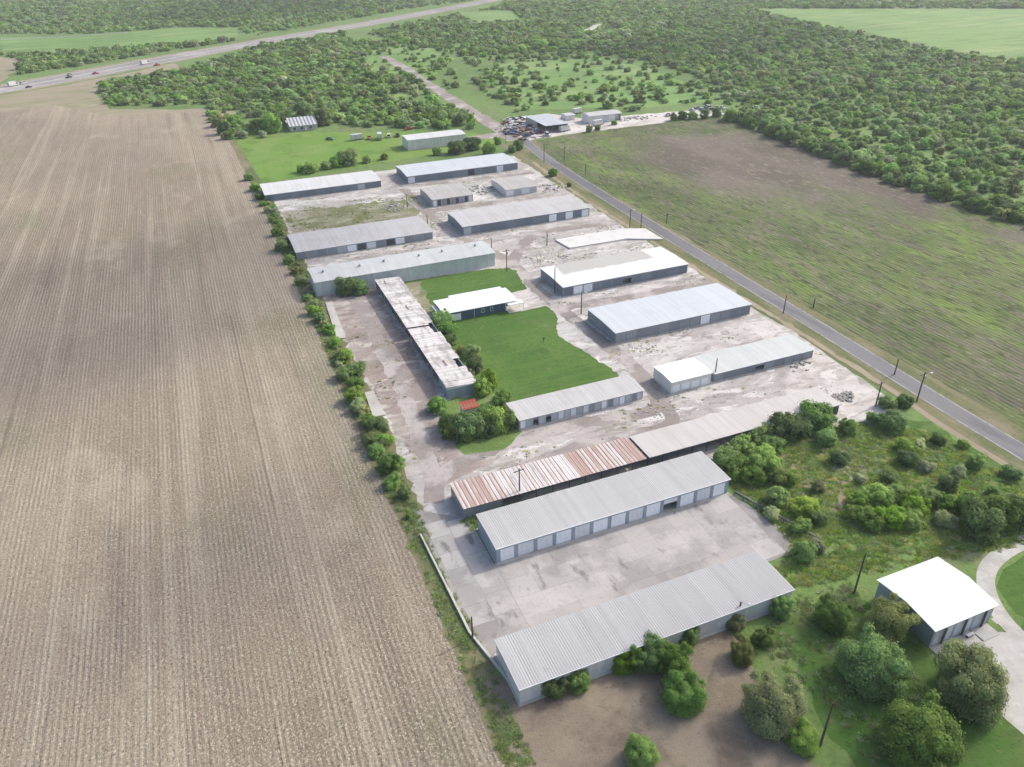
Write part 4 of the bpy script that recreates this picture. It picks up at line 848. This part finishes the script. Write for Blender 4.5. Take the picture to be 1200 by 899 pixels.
many([((97.16, 100.58, 4.35), 'bright'), ((92.97, 98.12, 3.34), 'mid'), ((97.15, 96.56, 2.99), 'bright'), ((113.4, 96.2, 2.57), 'dark'), ((139.4, 108.9, 2.47), 'dark'), ((143.78, 107.75, 2.5), 'dark'), ((133.4, 101.91, 3.88), 'dark'), ((131.89, 105.48, 2.39), 'mid'), ((133.51, 100.38, 3.01), 'mid'), ((138.58, 93.2, 2.37), 'dark'), ((129.89, 93.74, 2.92), 'mid'), ((126.54, 90.51, 2.86), 'dark'), ((127.13, 80.65, 2.99), 'dark'), ((142.39, 78.32, 2.53), 'dark'), ((132.99, 82.97, 2.26), 'pale'), ((138.56, 83.85, 2.53), 'bright'), ((93.11, 91.04, 3.08), 'mid'), ((95.8, 86.35, 3.6), 'bright'), ((91.69, 82.59, 2.63), 'bright'), ((96.54, 83.23, 2.5), 'mid'), ((87.02, 76.65, 2.87), 'mid'), ((90.67, 77.18, 2.23), 'pale'), ((89.17, 87.8, 2.12), 'pale'), ((117.82, 72.92, 2.83), 'pale'), ((99.09, 94.89, 2.44), 'mid'), ((128.16, 87.19, 2.04), 'pale'), ((133.08, 93.37, 2.11), 'pale'), ((113.01, 89.32, 1.75), 'pale'), ((103.05, 90.54, 1.88), 'olive'), ((142.09, 89.72, 1.73), 'mid'), ((133.88, 75.6, 1.83), 'mid')],
     'shrubs on the vacant lot', lambda k: f'{ADJ[k]} shrub growing wild on the vacant lot', f=.85, sz=.75)
many([((106.95, 83.63, 2.98), 'bright'), ((110.87, 83.04, 3.39), 'bright'), ((114.82, 82.15, 3.43), 'bright'), ((115.17, 78.03, 3.4), 'bright'), ((104.86, 79.06, 3.28), 'bright'), ((108.68, 77.37, 3.31), 'bright'), ((111.75, 75.74, 2.97), 'bright'), ((121.69, 76.39, 2.9), 'bright'), ((103.39, 81.55, 2.19), 'bright'), ((120.13, 78.78, 2.51), 'mid'), ((117.7, 86.8, 2.35), 'mid')],
     'thicket of bright shrubs', lambda k: f'{ADJ[k]} shrub in the bright thicket on the vacant lot', f=.95, sz=.7)
many([((121.6, 68.9, 4.35), 'dark'), ((126.8, 69.08, 3.87), 'dark'), ((130.7, 67.75, 3.34), 'dark'), ((124.58, 73.58, 2.72), 'mid')], 'trees by the curved drive', lambda k: f'{ADJ[k]} tree at the head of the curved drive', cat='tree')
many([((41.36, 150.82, 2.87), 'mid'), ((41.37, 143.09, 2.97), 'mid'), ((42.48, 140.18, 3.52), 'dark'), ((44.59, 138.54, 3.89), 'dark'), ((47.37, 139.36, 3.73), 'mid'), ((49.71, 140.03, 3.56), 'dark'), ((51.31, 137.62, 3.72), 'mid'), ((53.81, 137.56, 2.56), 'dark'), ((55.33, 146.22, 2.05), 'dark'), ((55.51, 143.39, 1.02), 'yellow'), ((40.5, 139.29, 2.53), 'dark'), ((43.36, 136.93, 2.51), 'dark'), ((49.26, 136.17, 2.53), 'dark'), ((46.88, 137.02, 2.33), 'dark')],
     'thicket beside the board shed', lambda k: f'{ADJ[k]} tree in the dense thicket beside the board shed', cat='tree')
many([((56.52, 194.18, 3.24), 'mid'), ((55.45, 186.99, 3.15), 'dark'), ((54.97, 181.85, 2.38), 'dark'), ((57.59, 172.39, 2.52), 'mid'), ((55.83, 175.77, 1.63), 'yellow'), ((55.72, 165.22, 2.89), 'dark'), ((56.04, 155.49, 2.99), 'bright'), ((53.93, 153.52, 2.74), 'mid'), ((57.42, 148.67, 2.08), 'dark'), ((52.79, 161.7, 1.97), 'olive')],
     'bushes along the open shed', lambda k: f'{ADJ[k]} bush between the open shed and the lawn')
many([((35.52, 228.05, 3.62), 'dark'), ((39.46, 226.29, 3.05), 'dark')], 'bushes at the long warehouse', lambda k: 'dark green bush against the long greenish warehouse wall')
many([((23.62, 217.12, 2.92), 'mid'), ((24.27, 211.16, 2.34), 'mid'), ((25.23, 203.18, 2.02), 'mid'), ((25.21, 194.36, 2.19), 'mid'), ((25.84, 184.52, 3.04), 'mid'), ((27.29, 176.43, 3.39), 'dark'), ((24.26, 174.89, 2.92), 'mid'), ((25.67, 169.4, 2.63), 'dark'), ((24.07, 163.06, 2.98), 'mid'), ((23.86, 158.52, 2.51), 'pale'), ((25.9, 147.24, 2.98), 'dark'), ((26.11, 142.69, 2.53), 'mid'), ((23.52, 144.03, 2.74), 'mid'), ((24.81, 132.36, 3.15), 'dark'), ((26.64, 133.1, 2.05), 'mid'), ((23.2, 138.84, 2.29), 'mid'), ((24.37, 116, 1.03), 'mid'), ((21.44, 374.26, 2.8), 'mid'), ((21.7, 355.74, 3.08), 'mid'), ((22.2, 341.78, 2.37), 'dark'), ((22.42, 332.15, 1.93), 'mid'), ((22.91, 322.13, 1.87), 'pale'), ((22.64, 275.55, 3.58), 'dark'), ((22.68, 292.28, 2.4), 'mid'), ((22.63, 261.87, 2.49), 'mid'), ((23.02, 251.35, 2.11), 'olive'), ((22.86, 241.67, 1.75), 'mid'), ((22.95, 309.39, 1.81), 'mid'), ((23.34, 228.01, 1.94), 'mid'), ((24.51, 152.57, 2.04), 'mid')],
     'hedge along the stubble field', lambda k: f'{ADJ[k]} bush in the hedge along the stubble field', near=True, f=.92, sz=.75)
hq = random.Random(5)
many([((24.9 + hq.uniform(-1, 1.2), y + hq.uniform(-1.2, 1.2), hq.uniform(.9, 2.1)), hq.choice(['mid', 'olive', 'pale', 'dark', 'mid'])) for y in np.arange(122, 346, 5.)], 'low bushes of the hedge', lambda k: f'low {ADJ[k]} scrub in the stubble field hedge', near=True, sz=.7)
many([((68.61, 380.31, 5.31), 'dark'), ((62.72, 378.66, 3.52), 'mid'), ((57.46, 377.17, 3.06), 'mid'), ((49.68, 374.1, 3.89), 'mid'), ((45.18, 376.84, 2.18), 'mid'), ((123.92, 377.78, 5), 'dark'), ((133.3, 380.79, 5.07), 'dark'), ((113.75, 378.89, 2.71), 'mid'), ((137.9, 368.29, 4.5), 'mid'), ((149.38, 385.76, 2.36), 'mid'), ((154.44, 369.9, 3.66), 'dark'), ((149.83, 366.79, 2.72), 'dark'), ((78.1, 380.08, 2.67), 'mid'), ((87.16, 382.01, 2.24), 'mid')],
     'bushes along the paddock edge', lambda k: f'{ADJ[k]} bush along the edge of the green paddock')
many([((150.52, 319.24, 2.24), 'dark'), ((149.86, 300.97, 1.17), 'dark')], 'roadside bushes', lambda k: 'small dark bush beside the far road')

many([((291.47, 379.32, 3.79), 'mid'), ((294.37, 372.82, 3.77), 'dark'), ((295.88, 362.59, 5.3), 'dark'), ((268.41, 392.73, 3.23), 'dark'), ((273.65, 390.04, 3.24), 'mid'), ((281.05, 388.8, 3.26), 'dark'), ((262.36, 392.32, 2.68), 'olive'), ((225.88, 397.54, 2.08), 'mid'), ((211.01, 390.19, 2.27), 'mid'), ((204.9, 388.7, 2.25), 'olive'), ((289.85, 389.46, 3.3), 'mid')],
     'bushes along the junkyard', lambda k: f'{ADJ[k]} bush along the far edge of the crop field')
many([((18.44, 476.7, 4.32), 'dark'), ((18.25, 498.18, 4.51), 'olive'), ((19.82, 462.36, 2.63), 'dark'), ((44.18, 469.81, 6.41), 'mid'), ((35.71, 471.35, 4.82), 'mid'), ((52.05, 485.75, 5.53), 'dark'), ((66.48, 497.54, 6.24), 'dark'), ((74.99, 473.79, 6.52), 'mid'), ((27.54, 461.57, 3.15), 'pale'), ((37.65, 457.96, 2.61), 'pale')],
     'trees around the farmhouse', lambda k: f'{ADJ[k]} tree beside the farmhouse with the striped roof', cat='tree')
EDGE = [(282 + 2.2 * math.sin(i * 1.7) + (0 if y < 270 else (y - 270) * .1), y) for i, y in enumerate(np.arange(188, 384, 5.2))]
many([((x, float(y), 3.2 + 1.1 * math.sin(i * 2.3)), 'dark' if i % 3 else 'mid') for i, (x, y) in enumerate(EDGE)], 'scrub edge of the crop field', lambda k: f'{ADJ[k]} bush in the row bordering the crop field', near=True)

# -- brush country: dense scrub beyond the yard
HWU = [(-127.94, 739.22), (-100.58, 764.36), (-64.12, 799), (-7.85, 848.37), (86.78, 926.21), (221.53, 1035.59), (342.38, 1144.29), (720, 1480), (760, 1470), (478.97, 1179.89), (308.42, 1033.25), (200.26, 941.31), (77.65, 845.7), (-9.49, 758.63), (-60.05, 711.42), (-93.18, 684.8), (-118.79, 669.05), (-560, 320), (-580, 380)]
DENSE = [
 [(-54.7, 657.06), (-50.46, 697.89), (-26.15, 706.21), (6.26, 725.32), (77.65, 845.7), (178.09, 927.33), (165.48, 769.25), (123.7, 549.27), (138.29, 515.38), (162.06, 473.16), (149.81, 422.54), (112.73, 443.53), (83.38, 468.02), (49.73, 472.81), (14.03, 461.18), (13.33, 567.5), (-44.37, 597.28)],
 [(-253.22, 1699.82), (145.59, 1445.09), (451.6, 1234), (321.66, 1157.94), (88.98, 945.65), (5.57, 1068.52), (-85.4, 1066.62), (-177.81, 1121.61), (-700, 900), (-700, 2000), (400, 2200), (700, 1500)],
 [(-151.94, 923.27), (-76.7, 906.74), (1.55, 917.86), (77.33, 919.68), (-7.62, 861), (-77.65, 801.18), (-120.31, 775.02), (-124.65, 859.86)],
 [(468.25, 1137.32), (707.27, 904.06), (640.76, 701.89), (624.61, 591.89), (607.85, 500.94), (610.22, 432.84), (900, 250), (420, 80), (290, 90), (280, 180), (276, 220), (279, 270), (287, 357), (294, 386), (322.54, 426.03), (353.96, 490), (368.66, 596.72), (353.12, 675.17), (283.39, 690.03), (235.79, 693.2), (199.59, 897.04), (296.53, 994.39)],
 [(775.65, 993.66), (1095.65, 805.77), (985.32, 721.01), (707.27, 904.06)],
 [(468.22, 1187.23), (784.05, 1004.66), (693.64, 886.19), (434.41, 1055.44)]]
SPARSE = [[(239.2, 702.99), (287.5, 699.97), (358.23, 685.05), (373.54, 604.82), (355.97, 492.89), (318.36, 422.05), (262.9, 421.44), (207.08, 450.07), (189.11, 453.67), (188.66, 522.13)], [(159.86, 855.89), (243.83, 822.12), (216.64, 659.95), (178.19, 527.63), (144.34, 496.88), (116.98, 546)]]
CLEAR = [HWU, ribbon([(176.37, 738.37), (172.42, 634.98), (168.24, 554.34), (165.75, 491.87), (163.34, 425.25), (159.02, 389.11)], 13), [(707.27, 904.06), (812.18, 834.99), (985.32, 721.01), (1400, 700), (1000, 300), (621.12, 441.21), (615.71, 507.84), (633.66, 600.91), (645.96, 707.81), (672.34, 825.7)],
 [(361.42, 1089.21), (434.41, 1055.44), (392.96, 923.33), (334.75, 917.64)], [(394.09, 781.3), (451.92, 855.63), (470.9, 864.34), (439.45, 805.98), (403.01, 767.82)], rect(48, 455, 74, 486), [(155.03, 389), (163.7, 382.62), (188.53, 387.27), (295.47, 388.53), (312.09, 413.33), (247.83, 426.38), (227.08, 431.49), (206.04, 447.79), (175.26, 444.48)], rect(-900, 0, 276, 384),
 [(-174.02, 1092.53), (-84.4, 1048.28), (10.8, 1085.33), (80.46, 1042.92), (77.33, 919.68), (1.35, 910.67), (-106.25, 903.9), (-154.69, 944.33)]]
KINDS_ = ['dark', 'mid', 'brush', 'pale', 'olive']; KW = [8, 30, 44, 11, 7]
bq = random.Random(99); pts = []; grid = {}
def free(x, y, d):
    gx, gy = int(x // 6), int(y // 6)
    for i in (-1, 0, 1):
        for j in (-1, 0, 1):
            for a, b, c in grid.get((gx + i, gy + j), ()):
                if (a - x) ** 2 + (b - y) ** 2 < (d + c) ** 2: return False
    return True
def scatter(poly, n, dmin, r0, r1, keep=1.):
    xs = [q[0] for q in poly]; ys = [q[1] for q in poly]
    for _ in range(n):
        x, y = bq.uniform(min(xs), max(xs)), bq.uniform(min(ys), max(ys))
        if not inside(x, y, poly) or any(inside(x, y, c) for c in CLEAR): continue
        k = math.sin(x * .021 + 2 * math.sin(y * .013)) * math.sin(y * .017 + 1.3) 
        if bq.random() > keep * (.75 + .35 * k): continue
        r = bq.triangular(r0, r1, r0 + (r1 - r0) * .35) * (1 + .25 * k)
        if not free(x, y, dmin * r): continue
        grid.setdefault((int(x // 6), int(y // 6)), []).append((x, y, dmin * r)); pts.append((x, y, r, bq.choices(range(5), KW)[0]))
def area(poly): return abs(sum(poly[i - 1][0] * poly[i][1] - poly[i][0] * poly[i - 1][1] for i in range(len(poly)))) / 2
for P_ in DENSE: 
    xs = [q[0] for q in P_]; ys = [q[1] for q in P_]
    scatter(P_, int(min(90000, (max(xs) - min(xs)) * (max(ys) - min(ys)) / 8)), .7, 1.2, 5.4, .62)
for P_ in SPARSE:
    xs = [q[0] for q in P_]; ys = [q[1] for q in P_]
    scatter(P_, int((max(xs) - min(xs)) * (max(ys) - min(ys)) / 50), .75, .9, 4.8, .85)
# scrub edge along the crop field and the woods' front rows
def camview(x, y):
    d = Vector((x, y, -100)); z = -d.dot(Vector(_w)); 
    return (600 + 901 * d.dot(Vector(_r)) / z, 449.5 - 901 * d.dot(Vector(_u)) / z, z) if z > 1 else (-9, -9, 9e9)
vis = []
for i, (x, y, r, k) in enumerate(pts):
    u, v, z = camview(x, y)
    if -20 < u < 1220 and v > -10: vis.append((r / z, i))
vis.sort(reverse=True)
near_ids = set(i for _, i in vis[:150])
cnt = {}
for i in sorted(near_ids, key=lambda i: side(pts[i][0], pts[i][1])):
    x, y, r, k = pts[i]; kd = KINDS_[k]
    where = 'beyond the crop field' if x > 200 else ('on the meadow behind the junkyard' if x > 130 and y > 400 else 'above the green paddock')
    size = 'small' if r < 3 else ('large' if r > 4 else 'middling')
    cnt[(where, kd, size)] = cnt.get((where, kd, size), 0) + 1
    tree(x, y, r, kd, f'{size} {ADJ[kd]} scrub tree {where}, {ordinal(cnt[(where, kd, size)])} such from the left', f'scrub trees {where}', 'far', sz=.8)

def scatter_group(name, protos):
    """geometry nodes: instance the protos on the vertices of a point mesh"""
    col = bpy.data.collections.new(name + '_kinds')
    for o in protos: col.objects.link(o)
    ng = bpy.data.node_groups.new(name, 'GeometryNodeTree')
    ng.interface.new_socket('Geometry', in_out='INPUT', socket_type='NodeSocketGeometry'); ng.interface.new_socket('Geometry', in_out='OUTPUT', socket_type='NodeSocketGeometry')
    N = ng.nodes.new; gi, go = N('NodeGroupInput'), N('NodeGroupOutput'); iop = N('GeometryNodeInstanceOnPoints'); ci = N('GeometryNodeCollectionInfo')
    ci.inputs['Collection'].default_value = col; ci.inputs['Separate Children'].default_value = True; ci.inputs['Reset Children'].default_value = True
    def att(nm, typ): a = N('GeometryNodeInputNamedAttribute'); a.data_type = typ; a.inputs['Name'].default_value = nm; return a.outputs['Attribute']
    cx = N('ShaderNodeCombineXYZ'); L = ng.links.new
    L(att('rot', 'FLOAT'), cx.inputs[2]); e2r = N('FunctionNodeEulerToRotation'); L(cx.outputs[0], e2r.inputs[0]); L(e2r.outputs[0], iop.inputs['Rotation'])
    L(att('scl', 'FLOAT_VECTOR'), iop.inputs['Scale']); L(att('var', 'INT'), iop.inputs['Instance Index']); iop.inputs['Pick Instance'].default_value = True
    L(gi.outputs[0], iop.inputs['Points']); L(ci.outputs[0], iop.inputs['Instance']); L(iop.outputs[0], go.inputs[0])
    return ng
def scatter_object(name, P, protos, label, cat):
    me = bpy.data.meshes.new(name); me.from_pydata([q[0] for q in P], [], [])
    for nm, typ, key, idx in (('rot', 'FLOAT', 'value', 1), ('scl', 'FLOAT_VECTOR', 'vector', 2), ('var', 'INT', 'value', 3)):
        a = me.attributes.new(nm, typ, 'POINT'); a.data.foreach_set(key, np.array([q[idx] for q in P], np.int32 if typ == 'INT' else np.float32).ravel())
    o = put(name, me); md = o.modifiers.new('scatter', 'NODES'); md.node_group = scatter_group(name, protos)
    return tag(o, label, cat, kind='stuff')
protos = []
for k in KINDS_:
    for s in range(4): protos.append(bpy.data.objects.new('a%02d_scrub' % len(protos), FAR[k][s]))
P = [((x, y, 0), bq.uniform(0, 6.28), (r * bq.uniform(.85, 1.25), r * bq.uniform(.85, 1.25), r * bq.uniform(.5, .9)), k * 4 + bq.randrange(4)) for i, (x, y, r, k) in enumerate(pts) if i not in near_ids]
scatter_object('far_woods', P, protos, 'dense scrub woodland stretching to the horizon beyond the yards', 'woodland')
print('trees', len(pts), len(vis))

# -- weeds and tufts
def tuft_mesh(seed, mat, n=46, h=.38):
    r = np.random.default_rng(seed); V = []; F = []; T = []
    for i in range(n):
        a = r.uniform(0, 6.28); d = r.uniform(0, .5); x, y = math.cos(a) * d, math.sin(a) * d; b = r.uniform(0, 6.28); w = r.uniform(.05, .12); hh = h * r.uniform(.5, 1.2) * (1 - d * .8); lx, ly = math.cos(a) * .7 * r.random(), math.sin(a) * .7 * r.random()
        k = len(V); V += [(x - math.cos(b) * w, y - math.sin(b) * w, 0), (x + math.cos(b) * w, y + math.sin(b) * w, 0), (x + lx, y + ly, hh)]; F.append((k, k + 1, k + 2)); T += [r.random()] * 3
    me = bpy.data.meshes.new('tuft'); me.from_pydata(V, [], F); me.materials.append(LEAF[mat]); at = me.attributes.new('tone', 'FLOAT', 'POINT'); at.data.foreach_set('value', np.array(T, np.float32)); return me
TUFT = {k: tuft_mesh(i, k) for i, k in enumerate(('mid', 'pale', 'olive', 'bright', 'yellow'))}
def weeds(name, poly, n, kinds, s0, s1, label, seed, edge=None):
    q = random.Random(seed); xs = [c[0] for c in poly]; ys = [c[1] for c in poly]; P = []
    cl = [(q.uniform(min(xs), max(xs)), q.uniform(min(ys), max(ys)), q.uniform(1, 4)) for _ in range(max(4, n // 25))]
    while len(P) < n:
        c = q.choice(cl); x, y = q.gauss(c[0], c[2]), q.gauss(c[1], c[2])
        if not inside(x, y, poly): 
            if q.random() < .02: P.append(None)
            continue
        s = q.uniform(s0, s1); P.append(((x, y, .02), q.uniform(0, 6.28), (s, s, s * q.uniform(.6, 1.1)), q.randrange(len(kinds))))
    protos = [bpy.data.objects.new('b%02d_tuft' % i, TUFT[k]) for i, k in enumerate(kinds)]
    return scatter_object(name, [c for c in P if c], protos, label, 'weeds')
weeds('lot_weeds', [(88, 108), (128, 107), (142, 96), (142, 60), (110, 66), (86, 70), (74, 72), (88, 80)], 9000, ['mid', 'pale', 'bright', 'bright', 'yellow'], .4, 1.2, 'rank weeds and tall grass covering the vacant lot', 1)
weeds('fence_weeds', [(22, 57), (26, 57), (26.5, 120), (27.5, 240), (27, 345), (22.4, 345), (22, 150)], 3200, ['mid', 'olive', 'pale'], .4, 1.0, 'weeds along the edge of the stubble field', 2)
weeds('yard_weeds', [(28, 240), (86, 250), (84, 320), (28, 322)], 500, ['olive', 'pale', 'yellow'], .4, 1.0, 'thin weeds between the western storage buildings', 3)
weeds('wall_weeds', [(34, 107.3), (86, 107.3), (86, 110.8), (34, 110.8)], 500, ['mid', 'dark' if 0 else 'olive', 'bright'], .8, 2.0, 'green weeds in the gap behind the white-door garage', 4)
weeds('dirt_weeds', [(60, 30), (70, 48), (67, 62), (78, 70), (90, 68), (84, 40)], 700, ['mid', 'olive', 'pale'], .4, 1.1, 'tufts of grass at the edge of the brown dirt', 5)

# -- loose stones and broken concrete lying about the yard
FOOT = [(27.5, 68, 78, 78.5), (35, 97, 86, 107.5), (33.5, 110.5, 127, 119), (26, 229, 87.5, 242.5), (25, 263, 76, 283), (24, 336, 75, 355), (86, 336, 141, 356), (86, 299, 105, 318), (119, 299, 134, 317), (86, 262, 140, 281), (96, 197, 143, 215), (96, 163, 142, 180), (95.5, 134, 141, 145), (55.5, 134.5, 89, 143.5), (45, 154, 53.5, 229), (53, 143, 89.5, 230), (40, 129, 57, 155), (115, 226, 152, 243)]
YARD = [(28, 118), (34, 120), (128, 120), (143, 112), (144, 140), (144.5, 250), (146, 330), (120, 362), (86, 360), (28, 358), (28, 160)]
dq = random.Random(21); P = []; cl = []
while len(cl) < 260:
    x, y = dq.uniform(28, 146), dq.uniform(116, 360)
    if inside(x, y, YARD): cl.append((x, y, dq.uniform(1.5, 6)))
while len(P) < 5200:
    q = dq.choice(cl); x, y = dq.gauss(q[0], q[2]), dq.gauss(q[1], q[2] * .5)
    if not inside(x, y, YARD) or any(f[0] < x < f[2] and f[1] < y < f[3] for f in FOOT): continue
    s = dq.uniform(.06, .2) if dq.random() < .9 else dq.uniform(.2, .4); P.append(((x, y, .03), dq.uniform(0, 6.28), (s, s, s), dq.randrange(5)))
scatter_object('loose_stones', P, [bpy.data.objects.new('c%02d_stone' % i, m_) for i, m_ in enumerate(rock_me)], 'loose pale stones strewn over the gravel yard', 'stones')
weeds('gravel_weeds', [(88, 120), (142, 114), (144, 160), (144, 250), (146, 330), (84, 334), (88, 250), (92, 150)], 900, ['olive', 'pale', 'yellow'], .3, .8, 'thin dry weeds on the right side of the gravel yard', 6) if 0 else None
YW = []
dq2 = random.Random(8)
while len(YW) < 900:
    q = dq2.choice(cl); x, y = dq2.gauss(q[0], 3.5), dq2.gauss(q[1], 1.6)
    if not inside(x, y, YARD) or any(f[0] < x < f[2] and f[1] < y < f[3] for f in FOOT): continue
    s = dq2.uniform(.3, .8); YW.append(((x, y, .03), dq2.uniform(0, 6.28), (s, s, s * .7), dq2.randrange(3)))
scatter_object('gravel_weeds', YW, [bpy.data.objects.new('d%02d_tuft' % i, TUFT[k]) for i, k in enumerate(('olive', 'pale', 'yellow'))], 'thin dry weeds scattered over the gravel yard', 'weeds')

# ------------------------------------------------------------------ the air
hz = MB().box(-3600, -900, -1, 3600, 5100, 104).mesh('haze', 'glass'); hz.materials.clear()
hm = bpy.data.materials.new('haze_air'); hm.use_nodes = True; _h = hm.node_tree; _h.nodes.remove(_h.nodes['Principled BSDF'])
pv = _h.nodes.new('ShaderNodeVolumePrincipled'); pv.inputs['Color'].default_value = (.9, .95, 1, 1); pv.inputs['Density'].default_value = .00015; pv.inputs['Anisotropy'].default_value = .2
_h.links.new(pv.outputs[0], _h.nodes['Material Output'].inputs['Volume']); hz.materials.append(hm)
tag(put('haze', hz), 'thin pale haze in the air over the whole countryside', 'haze', kind='stuff')

# ------------------------------------------------------------------ broken cumulus overhead, seen here only by the shade it casts
t = NT('cloud'); t.b.inputs['Base Color'].default_value = (.95, .95, .95, 1); t.b.inputs['Roughness'].default_value = 1
tr_ = t.n('ShaderNodeBsdfTransparent'); mx = t.n('ShaderNodeMixShader'); mx.inputs[0].default_value = .42
t.l(tr_.outputs[0], mx.inputs[1]); t.l(t.b.outputs[0], mx.inputs[2]); t.l(mx.outputs[0], t.t.nodes['Material Output'].inputs[0]); MAT['cloud'] = t.m
def cloud(x, y, z, rx, ry, seed):
    q = random.Random(seed); bm = bmesh.new(); bmesh.ops.create_icosphere(bm, subdivisions=4, radius=1)
    lob = [(Vector((q.gauss(0, 1), q.gauss(0, 1), q.gauss(.3, .6))).normalized(), q.uniform(.25, .6), q.uniform(2.5, 6)) for _ in range(26)]
    for v in bm.verts:
        n = v.co.normalized(); k = .75 + sum(h * max(0, n.dot(d)) ** (p * 4) for d, h, p in lob)
        v.co = Vector((n.x * k * rx, n.y * k * ry, n.z * k * 45 if n.z > 0 else n.z * 12))
    me = bpy.data.meshes.new('cloud'); bm.to_mesh(me); bm.free(); me.materials.append(MAT['cloud'])
    return tag(put('cloud', me, None, (x, y, z)), 'fair weather cloud drifting above the fields', 'cloud', 'clouds', 'structure')
for (gx, gy), rx, ry, s in (((-9.59, 255.17), 48, 42, 1), ((-43.59, 219.56), 34, 22, 5), ((-4.92, 117.16), 19, 15, 2), ((67.08, 49.35), 26, 16, 3), ((127.53, 1285.75), 110, 130, 7), ((448.67, 639.7), 90, 70, 9)):
    k = 350 / math.tan(SUN_EL); cloud(gx + math.sin(SUN_AZ) * k, gy + math.cos(SUN_AZ) * k, 350, rx, ry, s)
